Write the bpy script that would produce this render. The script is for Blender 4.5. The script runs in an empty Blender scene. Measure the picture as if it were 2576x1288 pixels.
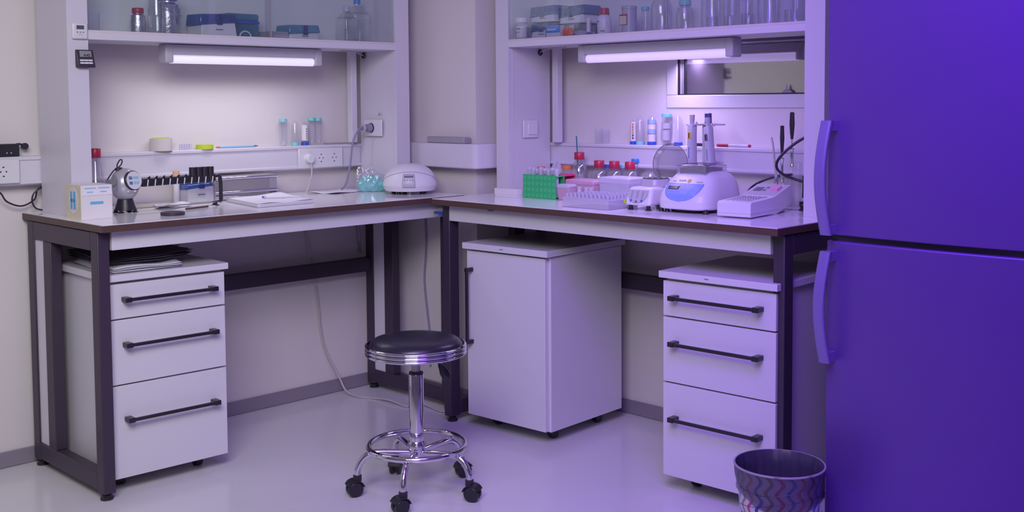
import bpy, bmesh, math, random
from mathutils import Matrix, Vector
random.seed(7)
S = bpy.context.scene
C = S.collection
PI = math.pi

# ---------------------------------------------------------------- camera, world, lights, exposure
cam_d = bpy.data.cameras.new('camera'); cam = bpy.data.objects.new('camera', cam_d); C.objects.link(cam)
yaw, pit, rol, fpx, cyp = 0.787494, -0.059311, -0.006815, 2799.6, 422.5
fw = Vector((math.cos(yaw)*math.cos(pit), math.sin(yaw)*math.cos(pit), math.sin(pit)))
r0 = fw.cross(Vector((0, 0, 1))).normalized(); u0 = r0.cross(fw)
rt = math.cos(rol)*r0 + math.sin(rol)*u0; up = -math.sin(rol)*r0 + math.cos(rol)*u0
cam.matrix_world = Matrix((( rt.x, up.x, -fw.x, -3.517), (rt.y, up.y, -fw.y, -4.0111), (rt.z, up.z, -fw.z, 1.27846), (0, 0, 0, 1)))
cam_d.sensor_width = 36; cam_d.sensor_fit = 'HORIZONTAL'
cam_d.lens = fpx*36/2576
cam_d.shift_y = -(644-cyp)/2576
cam_d.clip_start = 0.05
S.camera = cam
S.view_settings.view_transform = 'Standard'
S.view_settings.look = 'None'
S.view_settings.gamma = 1
S.view_settings.exposure = 0.08
S.view_settings.use_curve_mapping = False

w = bpy.data.worlds.new('world'); S.world = w; w.use_nodes = True
bg = w.node_tree.nodes['Background']
bg.inputs[0].default_value = (0.55, 0.47, 0.85, 1); bg.inputs[1].default_value = 0.30

def area(name, loc, target, sx, sy, col, power, spread=PI):
    d = bpy.data.lights.new(name, 'AREA'); d.shape = 'RECTANGLE'; d.size = sx; d.size_y = sy
    d.color = col; d.energy = power; d.spread = spread
    o = bpy.data.objects.new(name, d); C.objects.link(o); o.location = loc
    o.rotation_euler = (Vector(target)-Vector(loc)).to_track_quat('-Z', 'Y').to_euler()
    return o
area('ceiling_lamp_white', (-3.2, -2.8, 2.4), (-1.9, -0.6, 0.9), 1.4, 1.2, (0.97, 0.97, 0.98), 26, math.radians(105))
area('tint_lamp_lavender', (-1.8, -2.4, 2.5), (-0.3, -2.0, 0.7), 1.2, 1.0, (0.38, 0.20, 1.0), 13.5, math.radians(125))  # added unseen lamp, tints the right bench lavender
area('tint_lamp_violet', (-2.0, -3.3, 2.2), (-0.7, -2.85, 0.6), 0.9, 0.9, (0.25, 0.03, 1.0), 12, math.radians(100))  # added unseen lamp, pushes the fridge side towards violet
area('fill_behind_camera', (-4.2, -4.9, 1.6), (-1.6, -1.2, 0.7), 2.2, 1.8, (0.84, 0.80, 1.0), 10)  # added fill light behind the camera, no window there
area('under_shelf_tube_left', (-1.2, -0.22, 1.425), (-1.2, -0.20, 0.95), 0.62, 0.05, (1.0, 0.98, 1.0), 1.0, math.radians(150))
area('under_shelf_tube_right', (-0.22, -1.45, 1.425), (-0.20, -1.45, 0.95), 0.05, 0.62, (0.62, 0.48, 1.0), 2.6, math.radians(150))

# ---------------------------------------------------------------- materials
def mat(name, col, rough=0.5, metal=0.0, trans=0.0, alpha=1.0, emit=None, es=0.0, coat=0.0, spec=0.5, noise=0.0, nscale=8.0, bump=0.0):
    m = bpy.data.materials.new(name); m.use_nodes = True
    nt = m.node_tree; b = nt.nodes['Principled BSDF']
    b.inputs['Base Color'].default_value = (*col, 1); b.inputs['Roughness'].default_value = rough
    b.inputs['Metallic'].default_value = metal; b.inputs['Transmission Weight'].default_value = trans
    b.inputs['Alpha'].default_value = alpha; b.inputs['Coat Weight'].default_value = coat
    b.inputs['Specular IOR Level'].default_value = spec
    if emit: b.inputs['Emission Color'].default_value = (*emit, 1); b.inputs['Emission Strength'].default_value = es
    if noise or bump:
        tc = nt.nodes.new('ShaderNodeTexCoord'); n = nt.nodes.new('ShaderNodeTexNoise'); n.inputs['Scale'].default_value = nscale
        n.inputs['Detail'].default_value = 4
        nt.links.new(tc.outputs['Object'], n.inputs['Vector'])
        if noise:
            mx = nt.nodes.new('ShaderNodeMix'); mx.data_type = 'RGBA'
            mx.inputs[6].default_value = (*[c*(1-noise) for c in col], 1); mx.inputs[7].default_value = (*[min(1, c*(1+noise)) for c in col], 1)
            nt.links.new(n.outputs['Fac'], mx.inputs[0]); nt.links.new(mx.outputs[2], b.inputs['Base Color'])
        if bump:
            bp = nt.nodes.new('ShaderNodeBump'); bp.inputs['Strength'].default_value = bump; bp.inputs['Distance'].default_value = 0.002
            nt.links.new(n.outputs['Fac'], bp.inputs['Height']); nt.links.new(bp.outputs[0], b.inputs['Normal'])
    return m
def clear(name, tint=(0.9, 0.92, 0.95), refl=0.12, rough=0.08, milky=0.0, milk=(0.8, 0.8, 0.85), edge=0.38):
    """thin see-through material: transparent + gloss at the rims + some milkiness"""
    m = bpy.data.materials.new(name); m.use_nodes = True; nt = m.node_tree; nt.nodes.clear()
    out = nt.nodes.new('ShaderNodeOutputMaterial'); tr = nt.nodes.new('ShaderNodeBsdfTransparent'); tr.inputs[0].default_value = (*tint, 1)
    gl = nt.nodes.new('ShaderNodeBsdfGlossy'); gl.inputs['Roughness'].default_value = rough
    lw = nt.nodes.new('ShaderNodeLayerWeight'); lw.inputs['Blend'].default_value = 0.25
    ma = nt.nodes.new('ShaderNodeMath'); ma.operation = 'MULTIPLY_ADD'; ma.inputs[1].default_value = edge; ma.inputs[2].default_value = refl*0.4
    nt.links.new(lw.outputs['Facing'], ma.inputs[0])
    mx = nt.nodes.new('ShaderNodeMixShader'); nt.links.new(ma.outputs[0], mx.inputs[0]); nt.links.new(tr.outputs[0], mx.inputs[1]); nt.links.new(gl.outputs[0], mx.inputs[2])
    last = mx
    if milky:
        df = nt.nodes.new('ShaderNodeBsdfDiffuse'); df.inputs[0].default_value = (*milk, 1)
        m2 = nt.nodes.new('ShaderNodeMixShader'); m2.inputs[0].default_value = milky
        nt.links.new(mx.outputs[0], m2.inputs[1]); nt.links.new(df.outputs[0], m2.inputs[2]); last = m2
    nt.links.new(last.outputs[0], out.inputs[0])
    return m
M = {}
M['wall'] = mat('wall_paint', (0.68, 0.63, 0.635), 0.75, noise=0.03, nscale=3, bump=0.1)
M['ceil'] = mat('ceiling_paint', (0.7, 0.68, 0.72), 0.9, noise=0.02)
M['floor'] = mat('vinyl_floor', (0.68, 0.665, 0.68), 0.16, noise=0.03, nscale=2.0, spec=0.45)
M['base'] = mat('skirting_vinyl', (0.25, 0.22, 0.275), 0.45, noise=0.04)
M['white'] = mat('white_laminate', (0.66, 0.635, 0.70), 0.32, noise=0.012, nscale=4)
M['alu'] = mat('white_powder_coat', (0.63, 0.60, 0.68), 0.38, noise=0.01)
M['edge'] = mat('brown_edge_band', (0.085, 0.045, 0.038), 0.45, noise=0.15, nscale=30)
M['top'] = mat('white_worktop', (0.82, 0.80, 0.84), 0.10, noise=0.012, nscale=3, spec=0.6)
M['frame'] = mat('dark_powder_coat', (0.044, 0.030, 0.054), 0.42, noise=0.08, nscale=20)
M['handle'] = mat('black_handle', (0.018, 0.016, 0.024), 0.25)
M['black'] = mat('black_plastic', (0.02, 0.017, 0.026), 0.4, noise=0.1)
M['leather'] = mat('black_vinyl', (0.02, 0.017, 0.032), 0.30, bump=0.15, nscale=60)
M['chrome'] = mat('chrome', (0.74, 0.72, 0.8), 0.08, 1.0, noise=0.01)
M['steel'] = mat('brushed_steel', (0.42, 0.40, 0.40), 0.42, 0.7, noise=0.05, nscale=12)
M['plastic'] = mat('white_plastic', (0.68, 0.66, 0.72), 0.35, noise=0.01)
M['grayp'] = mat('grey_plastic', (0.33, 0.31, 0.36), 0.4, noise=0.03)
M['lgray'] = mat('light_grey_plastic', (0.46, 0.44, 0.50), 0.35, noise=0.02)
M['socket'] = mat('socket_recess', (0.52, 0.50, 0.55), 0.4, noise=0.01)
M['dark'] = mat('dark_hole', (0.02, 0.018, 0.03), 0.6, noise=0.05)
M['paper'] = mat('paper', (0.74, 0.72, 0.80), 0.8, noise=0.02, nscale=10)
M['cream'] = mat('cream_card', (0.66, 0.60, 0.44), 0.7, noise=0.04)
M['card'] = mat('white_card', (0.70, 0.66, 0.70), 0.6, noise=0.02)
M['bluep'] = mat('blue_print', (0.12, 0.40, 0.68), 0.6, noise=0.1)
M['ltblue'] = mat('pale_blue_print', (0.30, 0.50, 0.70), 0.6, noise=0.1)
M['red'] = mat('red_cap', (0.42, 0.022, 0.065), 0.35, noise=0.05)
M['orange'] = mat('orange_cap', (0.75, 0.17, 0.06), 0.4, noise=0.05)
M['teal'] = mat('teal_cap', (0.20, 0.58, 0.60), 0.4, noise=0.05)
M['tealtip'] = mat('teal_tips', (0.14, 0.55, 0.52), 0.5, noise=0.25, nscale=60)
M['blue'] = mat('blue_cap', (0.03, 0.09, 0.48), 0.35, noise=0.05)
M['sky'] = mat('sky_blue_cap', (0.03, 0.22, 0.66), 0.35, noise=0.05)
M['navy'] = mat('navy_latch', (0.018, 0.03, 0.18), 0.35, noise=0.05)
M['green'] = mat('green_rack', (0.03, 0.46, 0.15), 0.35, noise=0.08)
M['greenl'] = mat('green_rack_rim', (0.12, 0.62, 0.26), 0.35, noise=0.05)
M['pink'] = mat('pink_rack', (0.75, 0.06, 0.28), 0.4, noise=0.08)
M['lime'] = mat('lime_tape', (0.50, 0.62, 0.03), 0.5, noise=0.05)
M['tape'] = mat('masking_tape', (0.62, 0.56, 0.55), 0.6, noise=0.03)
M['yellow'] = mat('yellow_mark', (0.75, 0.50, 0.05), 0.5, noise=0.05)
M['print'] = mat('grey_print', (0.16, 0.14, 0.20), 0.6, noise=0.1)
M['lcd'] = mat('lcd', (0.10, 0.09, 0.12), 0.3, noise=0.03)
M['lcdl'] = mat('lcd_light', (0.26, 0.27, 0.28), 0.3, noise=0.03)
M['panelblue'] = mat('blue_control_panel', (0.24, 0.34, 0.86), 0.4, noise=0.02)
M['cable_w'] = mat('white_cable', (0.50, 0.46, 0.46), 0.45, noise=0.03)
M['cable_g'] = mat('grey_cable', (0.26, 0.23, 0.36), 0.45, noise=0.03)
M['glass'] = clear('cabinet_glass', (0.93, 0.95, 0.96), 0.10, 0.03, 0.05, (0.40, 0.42, 0.50), 0.12)
M['clear'] = clear('clear_plastic', (0.955, 0.955, 0.98), 0.2, 0.12, 0.09, (0.85, 0.85, 0.92), 0.30)
M['bottle'] = clear('bottle_glass', (0.93, 0.935, 0.96), 0.35, 0.05, 0.05, (0.8, 0.8, 0.88), 0.36)
M['pane'] = clear('window_glass', (0.9, 0.9, 0.92), 1.1, 0.03)
M['darkliner'] = mat('dark_liner_film', (0.05, 0.04, 0.08), 0.3, noise=0.2, nscale=20)
M['milky'] = clear('milky_plastic', (0.85, 0.85, 0.92), 0.15, 0.25, 0.55, (0.72, 0.68, 0.82))
M['milkpink'] = clear('pink_milky_plastic', (0.9, 0.75, 0.85), 0.15, 0.25, 0.60, (0.72, 0.48, 0.62))
M['bluelid'] = clear('blue_clear_lid', (0.22, 0.36, 0.72), 0.3, 0.12, 0.30, (0.05, 0.14, 0.42))
M['bluelid2'] = clear('turquoise_clear_lid', (0.30, 0.62, 0.75), 0.3, 0.12, 0.35, (0.07, 0.30, 0.42))
M['smoke'] = clear('smoky_lid', (0.52, 0.50, 0.58), 0.4, 0.08, 0.10, (0.3, 0.28, 0.36))
M['liner'] = clear('bin_liner_film', (0.52, 0.48, 0.60), 0.2, 0.3, 0.22, (0.035, 0.028, 0.06))
M['foil'] = mat('crumpled_foil', (0.62, 0.60, 0.66), 0.3, 0.9, bump=1.0, nscale=120)
M['fridge'] = mat('violet_lit_steel', (0.16, 0.075, 0.37), 0.40, 0.45, noise=0.03, nscale=2)  # plain steel, violet light cast painted into its base colour
M['fhandle'] = mat('violet_lit_handle', (0.22, 0.16, 0.42), 0.35, 0.2, noise=0.02)  # same violet light cast painted into the handle colour
M['tube'] = mat('light_tube', (0.8, 0.8, 0.85), 0.5, emit=(0.86, 0.80, 1.0), es=0.50)
M['tubev'] = mat('light_tube_violet', (0.8, 0.75, 0.9), 0.5, emit=(0.62, 0.48, 1.0), es=0.62)
M['blind'] = mat('grey_blind', (0.62, 0.55, 0.62), 0.7, noise=0.06, nscale=2)
M['lcdblue'] = mat('blue_lcd', (0.10, 0.20, 0.34), 0.4, noise=0.04)
M['orange2'] = mat('pale_orange_band', (0.72, 0.42, 0.25), 0.5, noise=0.1)
M['paleblue'] = mat('pale_blue_band', (0.32, 0.46, 0.86), 0.5, noise=0.04)
M['navy2'] = mat('blue_button', (0.08, 0.14, 0.42), 0.4, noise=0.04)
M['tealrod'] = mat('teal_rod', (0.02, 0.16, 0.22), 0.4, noise=0.05)
M['milky2'] = clear('milky_chamber', (0.8, 0.8, 0.86), 0.25, 0.2, 0.75, (0.55, 0.52, 0.62))
M['pinksw'] = mat('pink_switch', (0.72, 0.30, 0.50), 0.4, noise=0.04)
M['lgray3'] = mat('pipette_grey', (0.46, 0.44, 0.54), 0.35, noise=0.02)
M['dark2'] = mat('dark_block', (0.06, 0.045, 0.10), 0.4, noise=0.1)

# ---------------------------------------------------------------- mesh helpers
class MB:
    def __init__(s): s.bm = bmesh.new()
    def _v(s, pts, mx):
        return [s.bm.verts.new(mx @ Vector(p) if mx else Vector(p)) for p in pts]
    def box(s, a, b, mx=None):
        x0, y0, z0 = a; x1, y1, z1 = b
        v = s._v([(x0,y0,z0),(x1,y0,z0),(x1,y1,z0),(x0,y1,z0),(x0,y0,z1),(x1,y0,z1),(x1,y1,z1),(x0,y1,z1)], mx)
        for f in ((3,2,1,0),(4,5,6,7),(0,1,5,4),(1,2,6,5),(2,3,7,6),(3,0,4,7)): s.bm.faces.new([v[i] for i in f])
        return s
    def lathe(s, prof, c=(0,0,0), seg=32, mx=None, sx=1, sy=1):
        rings = []
        for r, z in prof:
            if r < 1e-6: rings.append(s._v([(c[0], c[1], c[2]+z)], mx))
            else: rings.append(s._v([(c[0]+r*sx*math.cos(2*PI*i/seg), c[1]+r*sy*math.sin(2*PI*i/seg), c[2]+z) for i in range(seg)], mx))
        for A, B in zip(rings, rings[1:]):
            for i in range(seg):
                j = (i+1) % seg
                if len(A) == 1 and len(B) == 1: continue
                if len(A) == 1: s.bm.faces.new((A[0], B[j], B[i]))
                elif len(B) == 1: s.bm.faces.new((A[i], A[j], B[0]))
                else: s.bm.faces.new((A[i], A[j], B[j], B[i]))
        return s
    def cyl(s, p0, p1, r0, r1=None, seg=20):
        r1 = r0 if r1 is None else r1
        p0 = Vector(p0); p1 = Vector(p1); L = (p1-p0).length
        mx = Matrix.Translation(p0) @ (p1-p0).to_track_quat('Z', 'Y').to_matrix().to_4x4()
        return s.lathe([(0,0),(r0,0),(r1,L),(0,L)], seg=seg, mx=mx)
    def tube(s, pts, r, seg=10, closed=False, cap=True):
        P = [Vector(p) for p in pts]; n = len(P); rings = []
        prev = None
        for i in range(n):
            t = (P[(i+1) % n]-P[i-1]) if closed else (P[min(i+1, n-1)]-P[max(i-1, 0)])
            t.normalize()
            if prev is None:
                a = Vector((0,0,1)) if abs(t.z) < 0.9 else Vector((1,0,0)); nrm = t.cross(a).normalized()
            else: nrm = (prev - t*prev.dot(t)).normalized()
            prev = nrm; bn = t.cross(nrm)
            rr = r[i] if isinstance(r, (list, tuple)) else r
            rings.append([s.bm.verts.new(P[i]+nrm*rr*math.cos(2*PI*k/seg)+bn*rr*math.sin(2*PI*k/seg)) for k in range(seg)])
        m = n if closed else n-1
        for i in range(m):
            A, B = rings[i], rings[(i+1) % n]
            for k in range(seg): s.bm.faces.new((A[k], A[(k+1) % seg], B[(k+1) % seg], B[k]))
        if cap and not closed:
            s.bm.faces.new(rings[0][::-1]); s.bm.faces.new(rings[-1])
        return s
    def prism(s, poly, z0, z1, mx=None):
        n = len(poly); a = s._v([(p[0], p[1], z0) for p in poly], mx); b = s._v([(p[0], p[1], z1) for p in poly], mx)
        s.bm.faces.new(a[::-1]); s.bm.faces.new(b)
        for i in range(n): s.bm.faces.new((a[i], a[(i+1) % n], b[(i+1) % n], b[i]))
        return s
    def hexa(s, p):   # 8 points, bottom 4 then top 4
        v = s._v(p, None)
        for f in ((3,2,1,0),(4,5,6,7),(0,1,5,4),(1,2,6,5),(2,3,7,6),(3,0,4,7)): s.bm.faces.new([v[i] for i in f])
        return s
    def grid(s, fn, nu, nv, closed_u=False):
        V = [[s.bm.verts.new(fn(i/nu, j/nv)) for i in range(nu if closed_u else nu+1)] for j in range(nv+1)]
        m = len(V[0])
        for j in range(nv):
            for i in range(nu):
                k = (i+1) % m if closed_u else i+1
                s.bm.faces.new((V[j][i], V[j][k], V[j+1][k], V[j+1][i]))
        return s
    def build(s, name, m, parent=None, smooth=False, bev=0.0, seg=2, solid=0.0, loc=None, rotz=None):
        bmesh.ops.recalc_face_normals(s.bm, faces=s.bm.faces[:])
        me = bpy.data.meshes.new(name); s.bm.to_mesh(me); s.bm.free()
        me.materials.append(M[m] if isinstance(m, str) else m)
        o = bpy.data.objects.new(name, me); C.objects.link(o)
        if smooth or bev:
            for p in me.polygons: p.use_smooth = True
            me.set_sharp_from_angle(angle=math.radians(35))
        if solid:
            md = o.modifiers.new('solid', 'SOLIDIFY'); md.thickness = solid; md.offset = 0
        if bev:
            md = o.modifiers.new('bevel', 'BEVEL'); md.width = bev; md.segments = seg; md.limit_method = 'ANGLE'; md.angle_limit = math.radians(35)
            md.harden_normals = False
        if parent: o.parent = parent
        if loc: o.location = loc
        if rotz is not None: o.rotation_euler = (0, 0, rotz)
        return o

def tag(o, label, cat, group=None, kind=None):
    o['label'] = label; o['category'] = cat
    if group: o['group'] = group
    if kind: o['kind'] = kind
    return o
def thing(name, label, cat, loc=(0,0,0), rotz=0.0, group=None):
    o = bpy.data.objects.new(name, None); C.objects.link(o); o.empty_display_size = 0.05
    o.location = loc; o.rotation_euler = (0, 0, rotz)
    return tag(o, label, cat, group)
def struct(o): o['kind'] = 'structure'; return o
def text(name, s, size, m, parent, loc, rot, depth=0.0004):
    cu = bpy.data.curves.new(name, 'FONT'); cu.body = s; cu.size = size; cu.align_x = 'CENTER'; cu.align_y = 'CENTER'; cu.extrude = depth
    t = bpy.data.objects.new(name+'_tmp', cu); C.objects.link(t)
    dg = bpy.context.evaluated_depsgraph_get(); dg.update()
    me = bpy.data.meshes.new_from_object(t.evaluated_get(dg)); bpy.data.objects.remove(t)
    me.materials.clear(); me.materials.append(M[m])
    o = bpy.data.objects.new(name, me); C.objects.link(o); o.parent = parent; o.location = loc; o.rotation_euler = rot
    return o
def copytree(src, loc, rotz, label, group=None):
    r = src.copy(); C.objects.link(r); r.location = loc; r.rotation_euler = (0, 0, rotz); r['label'] = label
    if group: r['group'] = group
    for ch in list(src.children):
        c = ch.copy(); C.objects.link(c); c.parent = r
        for g in list(ch.children):
            d = g.copy(); C.objects.link(d); d.parent = c
    return r
FA = 0.0          # things facing the camera along wall_left
FB = -PI/2        # things facing along wall_right
FRONT = (PI/2, 0, 0)

# ---------------------------------------------------------------- the room
struct(MB().box((-5.0, -5.2, -0.1), (0.12, 0.12, 0)).build('floor', 'floor'))
struct(MB().box((-5.0, -5.2, 2.7), (0.12, 0.12, 2.8)).build('ceiling', 'ceil'))
struct(MB().box((-5.0, 0, 0), (0.0, 0.12, 2.7)).build('wall_left', 'wall'))
# right wall with a window opening y -1.37..-2.9, z 1.27..2.2
wb = MB()
wb.box((0, -5.2, 0), (0.12, 0.12, 1.25)); wb.box((0, -5.2, 2.2), (0.12, 0.12, 2.7))
wb.box((0, -1.345, 1.25), (0.12, 0.12, 2.2)); wb.box((0, -5.2, 1.25), (0.12, -2.9, 2.2))
struct(wb.build('wall_right', 'wall'))
struct(MB().box((-5.12, -5.2, 0), (-5.0, 0.12, 2.7)).build('wall_far_left', 'wall'))
struct(MB().box((-5.0, -5.32, 0), (0.12, -5.2, 2.7)).build('wall_behind', 'wall'))
struct(MB().box((-0.35, -0.62, 0), (0, 0, 2.7)).build('wall_column', 'wall'))
win = MB()
win.box((-0.006, -2.9, 1.25), (0.07, -1.345, 1.30)); win.box((-0.006, -1.395, 1.30), (0.07, -1.345, 2.2)); win.box((-0.006, -2.9, 1.30), (0.07, -2.85, 2.2)); win.box((-0.006, -2.85, 2.15), (0.07, -1.395, 2.2))
wo = struct(win.build('window_1', 'plastic', bev=0.003))
g_ = MB(); g_.box((0.0, -2.85, 1.30), (0.008, -1.395, 1.3045)); g_.box((0.0, -1.4015, 1.30), (0.008, -1.395, 2.15)); g_.box((0.018, -1.418, 1.303), (0.03, -1.412, 2.15))
g_.build('window_gasket', 'black', wo)
MB().box((0.024, -2.85, 1.30), (0.030, -1.395, 2.15)).build('window_pane', 'pane', wo)
MB().box((0.055, -2.85, 1.30), (0.060, -1.395, 2.15)).build('window_blind', 'blind', wo)
sp = MB(); sp.lathe([(0.0, 0), (0.022, 0), (0.016, 0.008), (0.006, 0.012), (0.004, 0.022), (0, 0.032)], (0.012, -1.87, 1.3045), 12, sx=0.4)
sp.build('window_catch', 'grayp', wo)
def skirting(name, a, b):
    struct(MB().box(a, b).build(name, 'base', bev=0.004))
skirting('baseboard_left', (-5.0, -0.012, 0), (-0.35, 0, 0.057))
skirting('baseboard_right', (-0.012, -5.2, 0), (0, -0.62, 0.057))
skirting('baseboard_column', (-0.362, -0.632, 0), (-0.35, 0, 0.057))
skirting('baseboard_column_side', (-0.362, -0.632, 0), (0, -0.62, 0.057))

# ---------------------------------------------------------------- cable trunking
t = thing('cable_trunking', 'white wall trunking running along the back of the left bench', 'trunking', (0, 0, 0))
def trunk_profile(z0, z1, d):
    return [(0, z0), (d*0.8, z0), (d, z0+0.006), (d, z0+0.014), (d-0.005, z0+0.017), (d-0.005, z1-0.016), (d, z1-0.012), (d, z1-0.003), (d-0.003, z1), (0, z1)]
def trunk(name, p0, p1, nrm, prof, parent, m='alu'):
    p0 = Vector(p0); p1 = Vector(p1); n = Vector(nrm); mb = MB()
    a = [mb.bm.verts.new(p0+n*d+Vector((0,0,z))) for d, z in prof]; b = [mb.bm.verts.new(p1+n*d+Vector((0,0,z))) for d, z in prof]
    mb.bm.faces.new(a); mb.bm.faces.new(b[::-1])
    for i in range(len(a)): mb.bm.faces.new((a[i], a[(i+1) % len(a)], b[(i+1) % len(a)], b[i]))
    return mb.build(name, m, parent)
trunk('trunk_body', (-5.0, 0, 0), (-0.4135, 0, 0), (0, -1, 0), trunk_profile(0.998, 1.10, 0.06), t)
t = thing('cable_trunking', 'white rounded trunking wrapping the corner column between the two benches', 'trunking')
mb = MB()
# path round the column, rounded corner
z0, z1 = 1.003, 1.106
path = [(-0.35, -0.002), (-0.35, -0.62)]
outer = [(-0.412, -0.002)] + [(-0.412+0.030*(1-math.cos(a)), -0.652-0.030*math.sin(a)) for a in [i*PI/12 for i in range(7)]] + [(-0.0, -0.682)]
poly = outer + [(0.0, -0.622), (-0.352, -0.622), (-0.352, -0.002)]
mb.prism(poly, z0, z1); mb.build('trunk_body', 'alu', t, bev=0.006, seg=3)
t = thing('cable_trunking', 'white wall trunking running along the back of the right bench', 'trunking')
trunk('trunk_body', (0, -0.6835, 0), (0, -2.44, 0), (-1, 0, 0), trunk_profile(1.010, 1.105, 0.06), t)
tag(MB().box((-0.405, -0.605, 1.1065), (-0.365, -0.37, 1.133)).build('box', 'grayp', bev=0.004), 'flat grey box lying on the trunking around the corner column', 'box')

# ---------------------------------------------------------------- power sockets
def socket_recess(par, x, z, y=-0.0105):
    sk = MB(); sk.box((x-0.027, y+0.002, z-0.027), (x+0.027, y+0.007, z+0.027)); s = sk.build('socket_insert', 'plastic', par, bev=0.0015)
    mx = Matrix.Translation((x, y+0.004, z)) @ Matrix.Rotation(PI/2, 4, 'X')
    MB().lathe([(0, -0.002), (0.017, -0.002), (0.0195, 0.003), (0.0205, 0.003), (0.0205, 0.0), (0, 0.0)], seg=28, mx=mx).build('socket_ring', 'socket', s, smooth=True)
    h = MB()
    for dx in (-0.0095, 0.0095): h.cyl((x+dx, y+0.0005, z), (x+dx, y+0.003, z), 0.0026, seg=12)
    for dz in (-0.0155, 0.0155): h.box((x-0.003, y+0.0005, z+dz-0.002), (x+0.003, y+0.003, z+dz+0.002))
    h.build('contact_hole', 'dark', s)
t = thing('power_outlet', 'white triple wall socket plate in the left trunking, leftmost socket in use', 'socket', (-0.742, -0.06, 1.045), FA)
MB().box((-0.113, -0.010, -0.042), (0.113, 0.0, 0.042)).build('cover_plate', 'plastic', t, bev=0.003)
for k in (-1, 0, 1): socket_recess(t, k*0.068, 0)
t = thing('power_outlet', 'white wall socket at the far left edge beneath the black power strip', 'socket', (-2.05, -0.06, 1.05), FA)
MB().box((-0.075, -0.010, -0.042), (0.045, 0.0, 0.042)).build('cover_plate', 'plastic', t, bev=0.003)
socket_recess(t, -0.01, 0)
t = thing('power_outlet', 'square white socket on the inner side of the left unit\'s right upright', 'socket', (-0.5305, -0.165, 1.170), FB)
# local x -> world -y, front (-y local) -> world -x
MB().box((-0.062, -0.008, -0.036), (0.062, 0.0, 0.036)).build('cover_plate', 'plastic', t, bev=0.006, seg=3)
mx = Matrix.Translation((-0.01, -0.0085, 0)) @ Matrix.Rotation(PI/2, 4, 'X')
MB().lathe([(0, 0), (0.021, 0), (0.021, 0.0015), (0, 0.0015)], seg=28, mx=mx).build('socket_ring', 'dark', t, smooth=True)
t = thing('power_plug', 'round white plug pushed into the leftmost socket of the triple plate', 'plug', (-0.810, -0.0625, 1.045), FA)
MB().cyl((0, -0.004, 0), (0, -0.034, 0), 0.021, 0.019, 28).build('plug_body', 'plastic', t, smooth=True, bev=0.003)
def smooth_path(pts, n=8):
    P = [Vector(p) for p in pts]; out = []
    for i in range(len(P)-1):
        a = P[max(i-1, 0)]; b = P[i]; c = P[i+1]; d = P[min(i+2, len(P)-1)]
        for k in range(n):
            u = k/n
            out.append(0.5*((2*b)+(c-a)*u+(2*a-5*b+4*c-d)*u*u+(3*b-a-3*c+d)*u**3))
    out.append(P[-1]); return out
def cable(name, pts, r, m, label, parent=None):
    o = MB().tube(smooth_path(pts), r, 8).build(name, m, parent, smooth=True)
    if label: tag(o, label, 'cable')
    return o
cable('cord', [(0, -0.030, -0.02), (0.001, -0.032, -0.06), (-0.012, -0.030, -0.11), (-0.028, -0.028, -0.146)], 0.0032, 'cable_w', None, t)
t = thing('power_plug', 'grey angled plug in the socket on the left unit\'s right upright', 'plug', (-0.540, -0.155, 1.170), FB)
MB().cyl((0, -0.003, 0), (0, -0.026, 0), 0.0185, 0.016, 24).cyl((0, -0.022, 0), (0.0, -0.050, 0), 0.012, 0.010, 16).build('plug_body', 'cable_g', t, smooth=True)
MB().lathe([(0, 0), (0.019, 0), (0.019, 0.004), (0, 0.004)], seg=24, mx=Matrix.Translation((0, -0.040, 0)) @ Matrix.Rotation(PI/2, 4, 'X')).build('plug_flange', 'lgray', t, smooth=True)
cable('cord', [(0, -0.048, 0), (0.0, -0.066, -0.006), (0.0, -0.098, -0.06), (0.0, -0.115, -0.16), (-0.01, -0.13, -0.235), (-0.03, -0.14, -0.262)], 0.0042, 'cable_g', None, t)
tl = MB().box((-0.5312, -0.215, 1.2275), (-0.5304, -0.190, 1.2365)).build('label_plate', 'card'); tag(tl, 'tiny printed label above the socket on the left unit\'s upright', 'label')
text('lettering', '-20B', 0.0085, 'print', tl, (-0.5314, -0.2025, 1.232), (PI/2, 0, -PI/2))
t = thing('light_switch', 'white rocker switch on the left upright of the right unit', 'switch', (-0.185, -0.7755, 1.165), FA)
MB().box((-0.048, -0.008, -0.037), (0.040, 0, 0.037)).build('cover_plate', M['plastic'], t, bev=0.004, seg=3)
MB().box((-0.022, -0.012, -0.024), (0.034, -0.006, 0.024)).build('rocker', M['plastic'], t, bev=0.002)

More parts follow.
